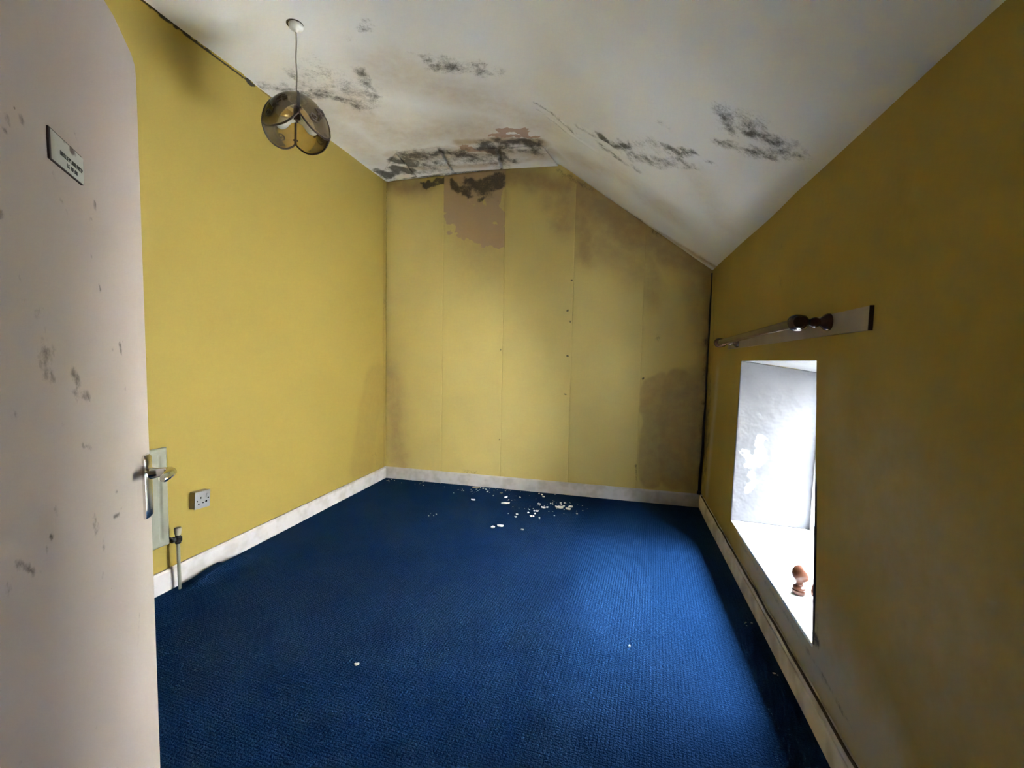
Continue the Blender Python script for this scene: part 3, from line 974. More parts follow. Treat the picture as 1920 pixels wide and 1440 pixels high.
# ------------------------------------------------------------------ window in the deep opening
wn = empty('window_1', (XR+0.46, 2.45, 0.265))
wn['kind'] = 'structure'
fx0, fx1 = XR+0.435, XR+0.495
oy0, oy1, oz0, oz1 = 1.90, 3.018, 0.262, 1.226
fw_ = 0.045
for lo, hi in (((fx0, oy0, oz0), (fx1, oy0+fw_, oz1)), ((fx0, oy1-fw_, oz0), (fx1, oy1, oz1)),
               ((fx0, oy0+fw_, oz0), (fx1, oy1-fw_, oz0+fw_)), ((fx0, oy0+fw_, oz1-fw_), (fx1, oy1-fw_, oz1))):
    bm = bmesh.new()
    bm_box(bm, lo, hi, 0.004)
    bm_obj('frame_member', bm, m_white, wn)
cy = (oy0+oy1)/2
bm = bmesh.new()
bm_box(bm, (fx0+0.012, cy-0.02, oz0+fw_), (fx1-0.008, cy+0.02, oz1-fw_), 0.003)
bm_obj('mullion', bm, m_white, wn)
for a, b in ((oy0+fw_, cy-0.02), (cy+0.02, oy1-fw_)):
    bm = bmesh.new()
    bm_box(bm, (fx0+0.028, a, oz0+fw_), (fx0+0.032, b, oz1-fw_))
    bm_obj('pane', bm, m_pane, wn)

# ------------------------------------------------------------------ open door
DA = math.radians(37.0)
DD = np.array([-math.sin(DA), math.cos(DA)])         # hinge -> latch edge
DN = np.array([DD[1], -DD[0]])                       # face towards the room
P0 = np.array([-1.033, 0.777])                       # handle, on the face
E_S = 0.014                                          # latch edge, measured along DD from the handle
DW, DT, DB = 0.76, 0.040, 0.012


def dpt(s, z, off=0.0):
    xy = P0 + DD*s + DN*off
    return np.array([xy[0], xy[1], z])


def dhit(px, py, off=0.0):
    n = np.array([DN[0], DN[1], 0.0])
    return hit_plane(px, py, dpt(0, 0, off), n)


def ds(P):
    return float((P[:2]-P0)@DD)


door = empty('door_1', tuple(dpt(E_S-DW, DB)))
door['kind'] = 'structure'


def build_door():
    # outline of the top: clipped corner that follows the low ceiling
    tops = [(ds(dhit(*p)), dhit(*p)[2]) for p in ((195, 0), (213, 30), (233, 73), (247, 104), (254, 128), (258, 158))]
    sl = (tops[0][1]-tops[1][1])/(tops[0][0]-tops[1][0])
    ss = np.array([E_S-DW, tops[0][0]] + [t[0] for t in tops[1:]] + [E_S])
    zz = np.array([min(2.0, tops[0][1]-sl*(tops[0][0]-(E_S-DW))), tops[0][1]] + [t[1] for t in tops[1:]] + [tops[-1][1]-0.03])
    o = np.argsort(ss)
    ss, zz = ss[o], zz[o]
    ns, nz = 130, 300
    s = E_S - DW*(1-np.linspace(0, 1, ns))
    top = np.interp(s, ss, zz)
    S, T = np.meshgrid(s, np.linspace(0, 1, nz), indexing='ij')
    Z = DB + (top[:, None]-DB)*T
    # eased arris at the latch edge
    off = -0.004*np.exp(-((E_S-S)/0.004)**2)
    V = np.stack([P0[0]+DD[0]*S+DN[0]*off, P0[1]+DD[1]*S+DN[1]*off, Z], -1).reshape(-1, 3)
    st = paint(V, strokes_to_world(ST_DOOR, dhit, 1.7), S.ravel(), Z.ravel(), 51, 0.40)
    n0 = len(V)
    Bk = V.copy()
    Bk[:, 0] -= DN[0]*DT
    Bk[:, 1] -= DN[1]*DT
    idx = np.arange(n0).reshape(ns, nz)
    loop = np.concatenate([idx[:, 0], idx[-1, 1:], idx[-2::-1, -1], idx[0, -2:0:-1]])
    k = np.arange(len(loop))
    k2 = (k+1) % len(loop)
    sq = np.stack([loop[k], loop[k]+n0, loop[k2]+n0, loop[k2]], 1)
    mesh_np('door_leaf', np.vstack([V, Bk]), np.vstack([grid_quads(ns, nz, 0, True), grid_quads(ns, nz, n0), sq]), m_door, door, stain=np.vstack([st, st]))


build_door()
# lever handle on its back plate
hz0, hz1 = dhit(279, 975, 0.01)[2], dhit(275, 856, 0.01)[2]
hs = ds(dhit(284, 912, 0.006)) - 0.016
MD = Matrix(((DD[0], DN[0], 0, P0[0]), (DD[1], DN[1], 0, P0[1]), (0, 0, 1, 0), (0, 0, 0, 1)))
MD = Matrix(((DN[0], DD[0], 0, P0[0]), (DN[1], DD[1], 0, P0[1]), (0, 0, 1, 0), (0, 0, 0, 1)))   # local (out, along, up)
bm = bmesh.new()
hw = 0.019
prof = [(0.0, -hw), (0.005, -hw), (0.010, -hw*0.55), (0.0115, 0), (0.010, hw*0.55), (0.005, hw), (0.0, hw)]
rings = []
for z, sc in ((hz0, 0.8), (hz0+0.006, 1.0), (hz0+0.02, 1.0), ((hz0+hz1)/2, 1.0), (hz1-0.02, 1.0), (hz1-0.006, 1.0), (hz1, 0.8)):
    rings.append([bm.verts.new((o*(sc if sc == 1 else .6), hs+y_*sc, z)) for o, y_ in prof])
for A, B in zip(rings[:-1], rings[1:]):
    for k in range(len(prof)):
        k2 = (k+1) % len(prof)
        bm.faces.new((A[k], A[k2], B[k2], B[k]))
bm.faces.new(rings[0])
bm.faces.new(rings[-1])
bmesh.ops.transform(bm, matrix=MD, verts=bm.verts[:])
hnd = bm_obj('door_handle', bm, m_chrome, door, True, 40)
hnd['label'] = 'chrome handle plate'
bm = bmesh.new()
zc_ = hz0 + (hz1-hz0)*0.70
pts = [(0.008, hs, zc_), (0.022, hs, zc_), (0.038, hs, zc_+0.001), (0.047, hs-0.005, zc_+0.002), (0.051, hs-0.016, zc_+0.003), (0.052, hs-0.030, zc_+0.003), (0.052, hs-0.050, zc_+0.003), (0.051, hs-0.066, zc_+0.002), (0.050, hs-0.072, zc_+0.001)]
bm_tube(bm, pts, [0.014, 0.0105, 0.0100, 0.0105, 0.0108, 0.0105, 0.0098, 0.0085, 0.005], 14)
bmesh.ops.transform(bm, matrix=MD, verts=bm.verts[:])
lv = bm_obj('lever', bm, m_chrome, hnd, True, 60)
lv['label'] = 'chrome lever'

# frame of the doorway around the camera (casing on the door wall)
for nm, lo, hi in (('trim_1', (DX0-0.0, -0.01, 0), (DX0+0.022, 0.14, DTOP)), ('trim_2', (DX1-0.022, -0.01, 0), (DX1, 0.14, DTOP)), ('trim_3', (DX0, -0.01, DTOP-0.022), (DX1, 0.14, DTOP))):
    bm = bmesh.new()
    bm_box(bm, lo, hi, 0.003)
    struct(bm_obj(nm, bm, m_skirt))

# ------------------------------------------------------------------ sign on the door
c = [dhit(*p, 0.004) for p in ((92, 232), (159, 301), (96, 300), (159, 347))]
s0, s1 = (ds(c[0])+ds(c[2]))/2, (ds(c[1])+ds(c[3]))/2
zt, zb = (c[0][2]+c[1][2])/2, (c[2][2]+c[3][2])/2
tilt = ((c[1][2]-c[0][2])+(c[3][2]-c[2][2]))/2/(s1-s0)
sign = empty('door_sign', tuple(dpt((s0+s1)/2, zb, 0.0)))
tag(sign, 'small white plaque with two lines of faded lettering, stuck high on the door', 'sign')


def sg(u, v, o):
    return Vector(dpt(s0+(s1-s0)*u, zb+(zt-zb)*v+tilt*(s1-s0)*(u-0.5), o))


bm = bmesh.new()
outl = [(0, 0), (0.95, 0), (1, 0.06), (1, 0.88), (0.95, 1), (0, 1)]
fr = [bm.verts.new(sg(u, v, 0.0028)) for u, v in outl]
bk = [bm.verts.new(sg(u, v, 0.0002)) for u, v in outl]
bm.faces.new(fr)
bm.faces.new(bk[::-1])
for k in range(6):
    bm.faces.new((fr[k], bk[k], bk[(k+1) % 6], fr[(k+1) % 6]))
bm_obj('backing', bm, m_signedge, sign)
nu, nv = 70, 34
U, Vv = np.meshgrid(np.linspace(0.035, 0.985, nu), np.linspace(0.035, 0.965, nv), indexing='ij')
PP = np.array([sg(a, b, 0.0032) for a, b in zip(U.ravel(), Vv.ravel())])
stp = np.zeros((len(PP), 4))
uu, vv2 = U.ravel(), Vv.ravel()
nn = fbm(uu, vv2*.5, 9, 4, 3)
stp[:, 0] = np.clip(1.25-np.hypot((uu-.62)/.13, (vv2-.87)/.16)+(nn-.5)*1.8, 0, 1)
stp[:, 0] = np.maximum(stp[:, 0], np.clip(1.0-np.hypot((uu-.42)/.08, (vv2-.93)/.10)+(nn-.5)*1.5, 0, 1)*.8)
stp[:, 1] = np.clip(1-uu/.18, 0, 1)*.8
mesh_np('plate_face', PP, grid_quads(nu, nv), m_sign, sign, stain=stp)
rnd = random.Random(3)


def letters(u0, u1, v0, v1, n, nm):
    bm = bmesh.new()
    st_ = (u1-u0)/n
    def bar(a0, a1, b0, b1):
        vs_ = [bm.verts.new(sg(a, b, o)) for o in (0.0032, 0.0036) for a, b in ((a0, b0), (a1, b0), (a1, b1), (a0, b1))]
        bm.faces.new(vs_[4:])
        for k in range(4):
            bm.faces.new((vs_[k], vs_[(k+1) % 4], vs_[4+(k+1) % 4], vs_[4+k]))
    for i in range(n):
        a = u0+i*st_
        w2 = st_*0.80
        if rnd.random() < .05 and i > 1:
            continue
        bar(a, a+w2*.42, v0, v1)
        if rnd.random() < .6:
            bar(a+w2*.64, a+w2, v0 if rnd.random() < .7 else (v0+v1)/2, v1)
        for h in (0, .42, .84):
            if rnd.random() < .6:
                bar(a, a+w2, v0+(v1-v0)*h, v0+(v1-v0)*(h+.16))
    o = bm_obj(nm, bm, m_ink, sign)
    return o


letters(0.28, 0.95, 0.40, 0.54, 14, 'lettering')
letters(0.46, 0.82, 0.17, 0.30, 9, 'lettering')

# ------------------------------------------------------------------ pendant lamp
LX, LY = -1.692, 2.085
LTOP = 2.592
rose_z = float(zceil(np.array(LX), np.array(LY)))
lamp = empty('pendant_lamp', (LX, LY, LTOP-0.2))
tag(lamp, 'smoked amber glass pendant lamp with dark vine motifs hanging from the stained ceiling', 'lamp')
bm = bmesh.new()
bm_lathe(bm, [(0.0, 0.004), (0.036, 0.004), (0.036, -0.008), (0.033, -0.020), (0.024, -0.028), (0.012, -0.032), (0.006, -0.040), (0.0, -0.040)][::-1], 28, Matrix.Translation((LX, LY, rose_z)))
bm_obj('ceiling_rose', bm, m_white, lamp, True, 40)
bm = bmesh.new()
bm_lathe(bm, [(0.0, 0.006), (0.041, 0.006), (0.041, -0.004), (0.0, -0.004)][::-1], 28, Matrix.Translation((LX-.003, LY-.004, rose_z-0.001)))
bm_obj('rose_backplate', bm, m_crack, lamp)
bm = bmesh.new()
n = 14
bm_tube(bm, [(LX+0.002*math.sin(i*.9), LY, rose_z-0.035-(rose_z-0.035-LTOP-0.012)*i/(n-1)) for i in range(n)], 0.0036, 8)
bm_obj('cord', bm, m_cord, lamp, True)
bm = bmesh.new()
bm_lathe(bm, [(0.0, 0.03), (0.010, 0.03), (0.014, 0.012), (0.030, 0.004), (0.032, -0.006), (0.016, -0.012), (0.018, -0.08), (0.021, -0.105), (0.0, -0.108)][::-1], 20, Matrix.Translation((LX, LY, LTOP)))
bm_obj('lamp_holder', bm, m_lead, lamp, True, 40)
for (dx, dy, rot) in ((-0.045, 0.0, -1), (0.04, 0.0, 1)):
    bm = bmesh.new()
    bprof = [(0.0, 0.0), (0.013, 0.0), (0.013, 0.022), (0.018, 0.034), (0.027, 0.052), (0.030, 0.068), (0.027, 0.083), (0.017, 0.094), (0.0, 0.098)]
    # side arms point left and right as seen from the door, angled down
    side = np.array([2.085, 1.692, 0.0])/2.685
    ax = Vector(side*rot*0.88 + np.array([0, 0, -0.45]))
    M = frame_matrix((LX+side[0]*rot*0.012, LY+side[1]*rot*0.012, LTOP-0.100), ax)
    bm_lathe(bm, bprof, 20, M)
    bm_obj('bulb', bm, m_bulb, lamp, True)

CAMAZ = math.atan2(-LY, -LX)           # direction of the door seen from the lamp: a seam points this way
# the shade hangs a little askew, its near rim up
TILT = Matrix.Translation((LX, LY, LTOP)) @ Matrix.Rotation(math.radians(-6.0), 4, Vector((LY, -LX, 0)).normalized()) @ Matrix.Translation((-LX, -LY, -LTOP))
HS, RC, RM = 0.160, 0.160, 0.146


def shade_pt(k, u, vphi, off=0.0):
    """k: panel 0..3, u in [-1,1] between its two seams, vphi: angle down from the top in radians"""
    az = CAMAZ + math.radians(3) + (k+0.5)*math.pi/2 + u*math.pi/4
    R = RM + (RC-RM)*abs(u)**2.2
    r = 0.032 + (R-0.032)*max(0.0, math.sin(vphi))**0.72 if vphi < math.pi/2 else 0.032 + (R-0.032)*(1-0.9*(1-math.sin(vphi)))
    z = LTOP - HS*(1-math.cos(vphi))**0.95
    p = Vector((LX+(r+off)*math.cos(az), LY+(r+off)*math.sin(az), z+off*0.4*math.cos(vphi)))
    return TILT @ p


def vmax(u):
    return math.radians(88 + 22*(1-abs(u)**2.6))


VMIN = math.radians(4)
leaf = []
for i in range(36):
    a = 2*math.pi*i/36
    rr = 0.62+0.30*math.cos(5*a)+0.10*math.cos(15*a)
    leaf.append((0.155*rr*math.sin(a), -0.155*rr*math.cos(a)))


def spiral(cu, cv, r0, turns, a0, sgn, n=26):
    return [(cu+r0*(1-0.8*i/(n-1))*math.cos(a0+sgn*2*math.pi*turns*i/(n-1)), cv+r0*0.9*(1-0.8*i/(n-1))*math.sin(a0+sgn*2*math.pi*turns*i/(n-1))) for i in range(n)]


for k in range(4):
    nu, nv = 25, 20
    V = []
    for i in range(nu):
        u = -1+2*i/(nu-1)
        for j in range(nv):
            V.append(shade_pt(k, u*0.985, VMIN+(vmax(u)-VMIN)*j/(nv-1)))
    V = np.array(V)
    inner = np.array([[p[0]+(LX-p[0])*0.018, p[1]+(LY-p[1])*0.018, p[2]-0.0015] for p in V])
    n0 = len(V)
    idx = np.arange(n0).reshape(nu, nv)
    loop = np.concatenate([idx[:, 0], idx[-1, 1:], idx[-2::-1, -1], idx[0, -2:0:-1]])
    kk = np.arange(len(loop))
    k2 = (kk+1) % len(loop)
    sq = np.stack([loop[kk], loop[kk]+n0, loop[k2]+n0, loop[k2]], 1)
    panel = mesh_np('shade_panel', np.vstack([V, inner]), np.vstack([grid_quads(nu, nv, 0, True), grid_quads(nu, nv, n0), sq]), m_shade, lamp)
    # dark leading round the panel
    bm = bmesh.new()
    path = [shade_pt(k, -0.985, VMIN+(vmax(-1)-VMIN)*j/11) for j in range(12)]
    path += [shade_pt(k, -0.985+1.97*i/20, vmax(-1+2*i/20)) for i in range(1, 21)]
    path += [shade_pt(k, 0.985, vmax(1)-(vmax(1)-VMIN)*j/11) for j in range(1, 12)]
    path += [shade_pt(k, 0.985-1.97*i/6, VMIN) for i in range(1, 6)]
    bm_tube(bm, path, 0.0050, 6, closed=True)
    bm_obj('leading', bm, m_lead, panel, True)
    # vine motif: stem with a scroll at each end and a leaf in the middle, laid on the glass
    def uvp(u, v, off):
        # u, v in [-1,1] about the panel middle
        return shade_pt(k, u*0.9, math.radians(66) + v*math.radians(34), off)
    bm = bmesh.new()
    stem = [(0.10-0.55*t*t+0.1*t, 0.10+0.75*t) for t in [i/12 for i in range(13)]]
    stem = [(0.02, 0.05), (0.0, 0.22), (-0.03, 0.40), (-0.10, 0.58), (-0.22, 0.70), (-0.38, 0.72)]
    c1 = spiral(-0.40, 0.50, 0.22, 1.3, math.pi/2, 1)
    bm_tube(bm, [uvp(a, b, 0.002) for a, b in stem+c1], 0.0038, 5)
    st2 = [(0.03, -0.10), (0.10, -0.28), (0.22, -0.40)]
    c2 = spiral(0.40, -0.30, 0.20, 1.3, -math.pi/2-.5, 1)
    bm_tube(bm, [uvp(a, b, 0.002) for a, b in st2+c2], 0.0038, 5)
    top = [bm.verts.new(uvp(a*1.9, b*2.1-0.02, 0.0034)) for a, b in leaf]
    bot = [bm.verts.new(uvp(a*1.9, b*2.1-0.02, -0.0002)) for a, b in leaf]
    ct, cb = bm.verts.new(uvp(0, -0.02, 0.0040)), bm.verts.new(uvp(0, -0.02, -0.0002))
    for i in range(36):
        j = (i+1) % 36
        bm.faces.new((ct, top[i], top[j]))
        bm.faces.new((cb, bot[j], bot[i]))
        bm.faces.new((top[i], bot[i], bot[j], top[j]))
    bm_obj('vine_motif', bm, m_lead, panel)
    # little clip at the foot of each seam
    bm = bmesh.new()
    cpos = shade_pt(k, 1.0, vmax(1)-math.radians(9))
    outd = (cpos-Vector((LX, LY, cpos.z))).normalized()
    bm_box(bm, (-0.013, -0.004, -0.004), (0.013, 0.004, 0.004), 0.001, 1, frame_matrix(cpos, (0, 0, 1), Vector((0, 0, 1)).cross(outd)))
    bm_obj('clip', bm, m_lead, lamp)

# ------------------------------------------------------------------ radiator on the left wall, mostly behind the door
rad = empty('radiator', (XL+0.06, 1.5, 0.27))
tag(rad, 'cream panel radiator on the yellow wall, mostly hidden behind the open door', 'radiator')
RX = XL+0.090
ry0, ry1, rz0, rz1 = 0.95, 1.765, 0.283, 0.787


def rad_panel():
    ny, nz = 260, 60
    ys, zs = np.linspace(ry0, ry1, ny), np.linspace(rz0, rz1, nz)
    Y, Z = np.meshgrid(ys, zs, indexing='ij')
    pitch = 0.066
    ph = ((ry1-0.012-Y) % pitch)
    g = np.exp(-((ph-0.030)/0.0085)**4)
    vert = sstep(rz0+0.030, rz0+0.048, Z)*(1-sstep(rz1-0.048, rz1-0.030, Z))
    X = RX - 0.009*g*vert
    e = np.minimum(np.minimum(Y-ry0, ry1-Y), np.minimum(Z-rz0, rz1-Z))
    X = X - 0.006*np.exp(-(e/0.004)**2)
    V = np.stack([X, Y, Z], -1).reshape(-1, 3)
    n0 = len(V)
    B = V.copy()
    B[:, 0] = RX-0.014
    idx = np.arange(n0).reshape(ny, nz)
    loop = np.concatenate([idx[:, 0], idx[-1, 1:], idx[-2::-1, -1], idx[0, -2:0:-1]])
    kk = np.arange(len(loop))
    k2 = (kk+1) % len(loop)
    sq = np.stack([loop[kk], loop[kk]+n0, loop[k2]+n0, loop[k2]], 1)
    mesh_np('panel', np.vstack([V, B]), np.vstack([grid_quads(ny, nz), grid_quads(ny, nz, n0, True), sq]), m_rad, rad)


rad_panel()
for yy in (ry0+0.1, ry1-0.1):
    bm = bmesh.new()
    bm_box(bm, (XL+0.001, yy-0.012, rz0+0.08), (RX-0.013, yy+0.012, rz1-0.06), 0.002)
    bm_obj('bracket', bm, m_rad, rad)
VX, VY = XL+0.055, 1.835
bm = bmesh.new()
bm_tube(bm, [(RX-0.012, ry1-0.012, 0.318), (RX-0.014, ry1+0.012, 0.300), (VX, VY-0.03, 0.282), (VX, VY, 0.279)], 0.010, 10)
bm_lathe(bm, [(0.0, -0.022), (0.013, -0.022), (0.015, -0.010), (0.019, -0.008), (0.019, 0.010), (0.014, 0.014), (0.012, 0.026), (0.0, 0.026)], 16, Matrix.Translation((VX, VY, 0.274)))
bm_tube(bm, [(VX, VY-0.036, 0.281), (VX, VY-0.020, 0.280)], 0.016, 6)
vb = bm_obj('valve_body', bm, m_black, rad, True, 40)
bm = bmesh.new()
bm_lathe(bm, [(0.0, 0.0), (0.013, 0.0), (0.015, 0.006), (0.017, 0.030), (0.017, 0.036), (0.014, 0.040), (0.0, 0.040)], 16, Matrix.Translation((VX, VY, 0.298)))
bm_obj('valve_cap', bm, m_trv, rad, True, 40)
bm = bmesh.new()
bm_tube(bm, [(VX, VY, 0.256), (VX, VY, 0.15), (VX+.001, VY+.002, 0.0)], 0.0085, 12)
bm_obj('feed_pipe', bm, m_rad, rad, True, 60)

# ------------------------------------------------------------------ socket
sk = empty('wall_socket', (XL, 2.0, 0.39))
tag(sk, 'single white electrical socket on a surface box, low on the yellow wall', 'socket')
MS = Matrix.Translation((XL, 2.0, 0.436)) @ Matrix.Rotation(math.radians(-4.0), 4, 'X')
bm = bmesh.new()
bm_box(bm, (-0.006, -0.047, -0.048), (0.030, 0.047, 0.048), 0.004, 2, MS)
bm_obj('pattress_box', bm, m_box, sk, True, 40)
bm = bmesh.new()
bm_box(bm, (0.030, -0.0475, -0.0485), (0.038, 0.0475, 0.0485), 0.003, 2, MS)
fp = bm_obj('faceplate', bm, m_socket, sk, True, 40)
bm = bmesh.new()
bm_box(bm, (0.037, 0.018, 0.012), (0.0415, 0.030, 0.034), 0.0015, 2, MS @ Matrix.Rotation(math.radians(4), 4, 'Y'))
bm_obj('rocker_switch', bm, m_socket, fp, True, 40)
for nm, y_, z_, a, b in (('earth_slot', -0.012, 0.012, 0.0026, 0.0055), ('pin_slot', -0.024, -0.021, 0.0050, 0.0026), ('pin_slot', 0.002, -0.018, 0.0050, 0.0026), ('switch_hole', 0.022, -0.014, 0.0060, 0.0060), ('screw_hole', -0.034, -0.004, 0.0040, 0.0040), ('screw_hole', 0.034, 0.004, 0.0040, 0.0040)):
    bm = bmesh.new()
    if a == b:
        bm_lathe(bm, [(0, 0), (a, 0), (a, 0.0012), (0, 0.0012)], 12, MS @ frame_matrix((0.0374, y_, z_), (1, 0, 0)))
    else:
        bm_box(bm, (0.0374, y_-a, z_-b), (0.0386, y_+a, z_+b), 0, 1, MS)
    bm_obj(nm, bm, m_hole, fp)

# ------------------------------------------------------------------ batten and curtain pole above the window
bat = empty('mounting_board', (XR, 2.4, 1.36))
tag(bat, 'long white painted board fixed to the wall above the window opening', 'board')


def build_batten():
    A = [np.array([XR, 1.548, 1.391]), np.array([XR, 3.34, 1.357])]
    Hh = [0.072, 0.082]
    ny, nz = 160, 12
    t = np.linspace(0, 1, ny)
    P = []
    for tt in t:
        b0 = A[0]+(A[1]-A[0])*tt
        h = Hh[0]+(Hh[1]-Hh[0])*tt
        for j in range(nz):
            P.append([XR-0.010-0.001*math.sin(tt*5), b0[1], b0[2]+h*j/(nz-1)])
    V = np.array(P)
    st = paint(V, strokes_to_world([(0, [(1605, 590), (1612, 598)], 4, .9), (0, [(1612, 602), (1606, 610)], 3.5, .8), (0, [(1618, 600)], 2.5, .8), (0, [(1590, 600)], 2, .6), (0, [(1446, 626)], 2.5, .9), (0, [(1399, 634)], 2, .8), (0, [(1518, 622), (1532, 626)], 3, .5)],
                                     lambda a, b: hit(a, b, 0, XR-0.02)), V[:, 1], V[:, 2], 6, .4)
    n0 = len(V)
    B = V.copy()
    B[:, 0] = XR+0.008
    idx = np.arange(n0).reshape(ny, nz)
    loop = np.concatenate([idx[:, 0], idx[-1, 1:], idx[-2::-1, -1], idx[0, -2:0:-1]])
    kk = np.arange(len(loop))
    k2 = (kk+1) % len(loop)
    sq = np.stack([loop[kk], loop[kk]+n0, loop[k2]+n0, loop[k2]], 1)
    mesh_np('board', np.vstack([V, B]), np.vstack([grid_quads(ny, nz, 0, True), grid_quads(ny, nz, n0), sq]), m_batten, bat, smooth=False, stain=np.vstack([st, st]))


build_batten()
bm = bmesh.new()
bm_box(bm, (XR-0.0104, 1.545, 1.390), (XR+0.004, 1.5479, 1.464))
bm_obj('end_grain', bm, m_signedge, bat)

pole = empty('curtain_pole', (0.60, 2.42, 1.41))
tag(pole, 'dark varnished wooden curtain pole on turned brackets above the window opening', 'curtain pole')
PA, PB = Vector((0.604, 1.800, 1.4295)), Vector((0.598, 3.060, 1.3935))
pd = (PB-PA).normalized()
bm = bmesh.new()
bm_tube(bm, [PA-pd*0.02, PA+pd*0.3, PA+pd*0.7, PB+pd*0.03], 0.0175, 20)
bm_obj('rod', bm, m_pole, pole, True, 50)
for P in (PA, PB):
    o = Vector((XR-0.0125, P.y, P.z+0.003))
    ax = Vector((P.x-o.x, 0, P.z-o.z))
    L = ax.length
    bm = bmesh.new()
    pr = [(0.0, 0.0), (0.030, 0.0), (0.031, 0.006), (0.027, 0.016), (0.018, 0.025), (0.013, 0.030), (0.016, 0.036), (0.0195, 0.045), (0.0165, 0.055), (0.0115, 0.061), (0.014, 0.066), (0.025, 0.076), (0.0295, L-0.008), (0.0295, L+0.006), (0.024, L+0.020), (0.014, L+0.028), (0.0, L+0.031)]
    bm_lathe(bm, pr, 24, frame_matrix(o, ax))
    br_ = bm_obj('bracket', bm, m_pole, pole, True, 50)
    bm = bmesh.new()
    for s_, r_ in ((-1, 0.0235),):
        bm_lathe(bm, [(0.0, -0.026), (0.019, -0.026), (r_, -0.020), (r_, 0.018), (0.019, 0.026), (0.0, 0.026)], 24, frame_matrix(P, pd))
    bm_obj('collar', bm, m_pole, br_, True, 50)

# ------------------------------------------------------------------ turned wooden finials left on the sill
SILLZ = 0.266
FIN = [(0.0, 0.0), (0.019, 0.0), (0.021, 0.004), (0.021, 0.010), (0.018, 0.014), (0.020, 0.018), (0.0185, 0.023), (0.012, 0.028), (0.0115, 0.034), (0.017, 0.042), (0.0245, 0.052), (0.0280, 0.064), (0.0270, 0.076), (0.021, 0.087), (0.011, 0.0935), (0.0, 0.095)]
pA = hit(1497, 1112, 2, SILLZ)
fin = empty('wooden_finial', (pA[0], pA[1], SILLZ))
tag(fin, 'round orange-brown wooden finial standing upright on the window sill', 'finial', 'turned wooden finials on the sill')
S2 = 1.32


def finial_parts(parent, M):
    bm = bmesh.new()
    bm_lathe(bm, FIN[:9], 28, M)
    bm_obj('base_collar', bm, m_finial, parent, True, 35)
    bm = bmesh.new()
    bm_lathe(bm, FIN[8:], 28, M)
    bm_obj('knob', bm, m_finial, parent, True, 60)


finial_parts(fin, Matrix.Translation((pA[0], pA[1], SILLZ+0.001)) @ Matrix.Rotation(math.radians(4), 4, 'Y') @ Matrix.Scale(S2, 4))
pB = hit(1525, 1122, 2, SILLZ)
fin2 = empty('wooden_finial', (pB[0], pB[1], SILLZ))
tag(fin2, 'second wooden finial lying on the sill, half hidden by the window edge', 'finial', 'turned wooden finials on the sill')
finial_parts(fin2, frame_matrix((pB[0]-0.004, pB[1]+0.004, SILLZ+0.036), (0.8, -0.55, 0.02)) @ Matrix.Scale(S2, 4))

# ------------------------------------------------------------------ cable down the far right corner
cb = empty('corner_cable', (XR-0.02, YB-0.02, 0.13))
tag(cb, 'thin black cable running down the far right corner to the skirting', 'cable')
bm = bmesh.new()
ct_, cbm = hit(1341, 512, 1, YB-0.012), hit(1311, 922, 1, YB-0.012)
pts = []
for i in range(24):
    t = i/23
    p = ct_*(1-t)+cbm*t
    pts.append((min(p[0], XR-0.004)+0.003*math.sin(i*1.1), YB-0.013+0.003*math.sin(i*.7), p[2]))
bm_tube(bm, pts, [0.0075+0.004*(i/23) for i in range(24)], 8)
bm_obj('sheath', bm, m_cable, cb, True)
bm = bmesh.new()
bm_lathe(bm, [(0.0, 0.0), (0.016, 0.0), (0.018, 0.010), (0.014, 0.026), (0.0, 0.028)], 14, Matrix.Translation((cbm[0]-0.004, YB-0.026, 0.118)))
bm_obj('cable_end', bm, m_cable, cb, True, 40)

# ------------------------------------------------------------------ fallen plaster on the carpet
z7 = lambda x, y: (860+x/8, 890+y/8)


def flake(px, py, length, width, ang, thick=0.005, seed=0, mat=None, name='plaster_flake', lift=0.003):
    """length/width in metres on the floor"""
    r_ = random.Random(seed)
    p = hit(px, py, 2, 0.0)
    bm = bmesh.new()
    n_ = 9
    top, bot = [], []
    for i in range(n_):
        a = 2*math.pi*i/n_
        rr = 0.75+0.45*r_.random()
        x, y = length/2*math.cos(a)*rr, width/2*math.sin(a)*rr
        x, y = x*math.cos(ang)-y*math.sin(ang), x*math.sin(ang)+y*math.cos(ang)
        top.append(bm.verts.new((x, y, thick*(0.6+0.8*r_.random()))))
        bot.append(bm.verts.new((x*0.9, y*0.9, -0.002)))
    c_ = bm.verts.new((0, 0, thick*1.3))
    for i in range(n_):
        j = (i+1) % n_
        bm.faces.new((c_, top[i], top[j]))
        bm.faces.new((top[i], bot[i], bot[j], top[j]))
    bm.faces.new(bot[::-1])
    bmesh.ops.translate(bm, verts=bm.verts[:], vec=(0, 0, 0))
    o = bm_obj(name, bm, mat or m_plaster)
    o.location = (p[0], p[1], lift)
    return o


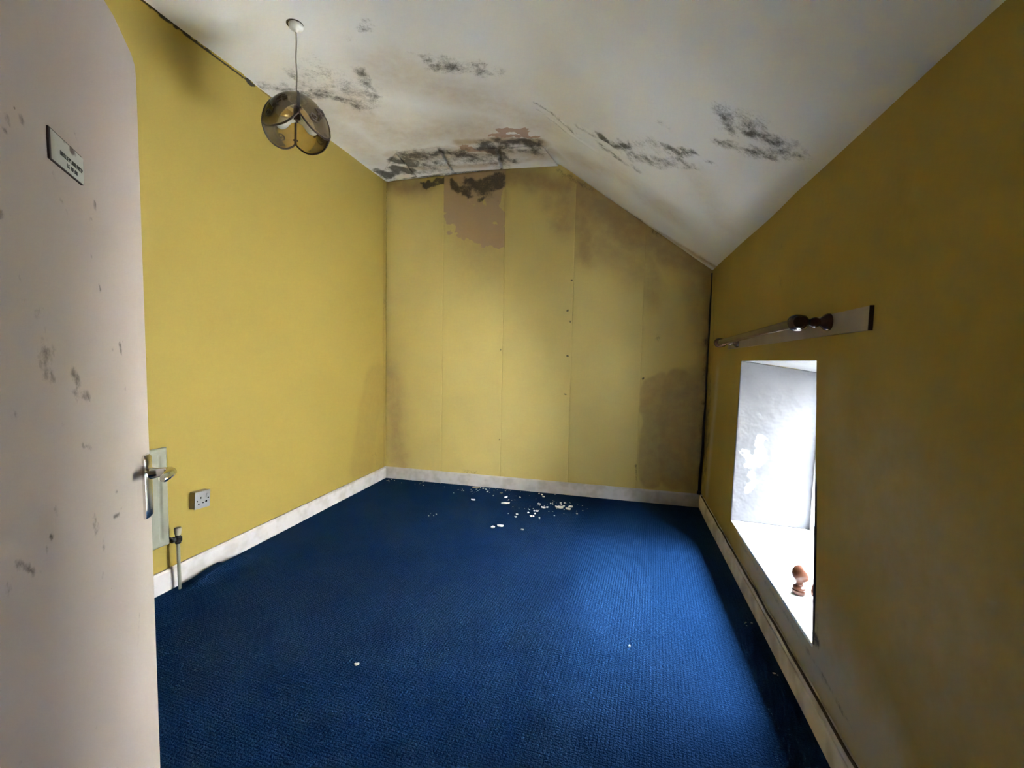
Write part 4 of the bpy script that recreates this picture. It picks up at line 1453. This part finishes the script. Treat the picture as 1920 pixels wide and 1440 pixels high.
G = 'plaster flakes fallen on the carpet by the end wall'
big = [
    (947.5, 944.5, .070, .022, 0.35, 'longest white plaster flake, a single stick-like piece on the dark carpet'),
    (1070, 951, .045, .030, 0.2, 'thick white plaster flake at the right end of the scattered heap'),
    (1065, 955, .045, .028, -0.2, 'white plaster flake just in front of the thick right-end flake'),
    (1050, 952, .070, .050, 0.1, 'largest white plaster clump in the middle of the scattered heap'),
    (1011, 946, .035, .022, -0.3, 'pointed white plaster flake at the left end of the scattered heap'),
    (1019, 952.5, .040, .018, -0.3, 'flat pale plaster flake below the pointed one'),
    (1007, 959, .024, .026, 0.4, 'round white plaster crumb in front of the scattered heap'),
    (1019, 932, .030, .016, 0.2, 'small plaster flake near the skirting, above the scattered heap'),
    (949, 933, .038, .018, 0.9, 'slanting plaster flake behind the longest stick-like piece'),
    (887, 938, .045, .016, -0.1, 'dull plaster flake lying alone in the dark, left of the others'),
    (924, 989.5, .034, .022, 0.5, 'smaller of two plaster flakes lying together out on the carpet'),
    (938, 987, .050, .020, 0.2, 'larger of two plaster flakes lying together out on the carpet'),
    (996, 921, .030, .022, 0.9, 'white plaster flake touching the foot of the end skirting'),
    (940, 925, .030, .022, 0.0, 'brownish plaster flake near the end skirting'),
    (893, 915, .090, .020, 0.35, 'long ragged plaster sliver along the foot of the end skirting'),
    (669, 1247, .018, .010, 0.8, 'tiny pale flake alone in the dark middle of the carpet'),
    (1180, 1213, .010, .009, 0.0, 'bright white speck alone on the brightly lit carpet'),
]
for i, (x, y, l, w_, a, lab) in enumerate(big):
    mt = m_flake_b if i in (13, 14) else m_plaster
    tag(flake(x, y, l, w_, a, 0.007 if l > .03 else .005, i, mt), lab, 'plaster flake', G)
small = [(1380, 440), (1540, 462), (1510, 505), (1575, 478), (1325, 495), (1775, 593), (855, 640), (1085, 630), (1040, 576), (1210, 655), (1145, 590), (1205, 290), (430, 262), (368, 212), (875, 600), (920, 347), (955, 832), (520, 320), (1135, 550), (1250, 305), (1460, 480), (1530, 430), (1590, 430), (330, 200), (410, 225), (1120, 630)]
for i, (x, y) in enumerate(small):
    px, py = z7(x, y)
    tag(flake(px, py, .014+.010*random.random(), .010+.008*random.random(), random.random()*3, .005, 100+i), 'tiny plaster crumb among the bigger flakes by the end wall', 'plaster flake', 'tiny plaster crumbs by the end wall')


def dust():
    bm = bmesh.new()
    r_ = random.Random(12)
    spots = [(905, 920, 45, 5, 55), (1040, 950, 45, 9, 40), (735, 902, 16, 5, 14), (815, 968, 10, 4, 6), (790, 905, 40, 5, 20), (960, 930, 60, 14, 22), (1402, 1172, 8, 8, 8), (1455, 1265, 6, 4, 4), (1000, 960, 40, 12, 20)]
    for cx, cy_, sx, sy, n_ in spots:
        for _ in range(int(n_*0.7)):
            p = hit(cx+r_.gauss(0, sx*.6), cy_+r_.gauss(0, sy*.6), 2, 0.0)
            if p[1] > YB-0.03 or p[0] < XL+.02 or p[0] > XR-.03:
                continue
            s_ = 0.0018+0.0035*r_.random()**2
            R3 = bmesh.ops.create_icosphere(bm, subdivisions=1, radius=s_)
            for v_ in R3['verts']:
                v_.co = Vector((v_.co.x*(1+r_.random()), v_.co.y, v_.co.z*.6)) + Vector((p[0], p[1], 0.004))
    o = bm_obj('plaster_dust', bm, m_plaster)
    tag(o, 'fine white plaster dust sprinkled on the carpet along the end wall', 'dust', kind='stuff')


dust()
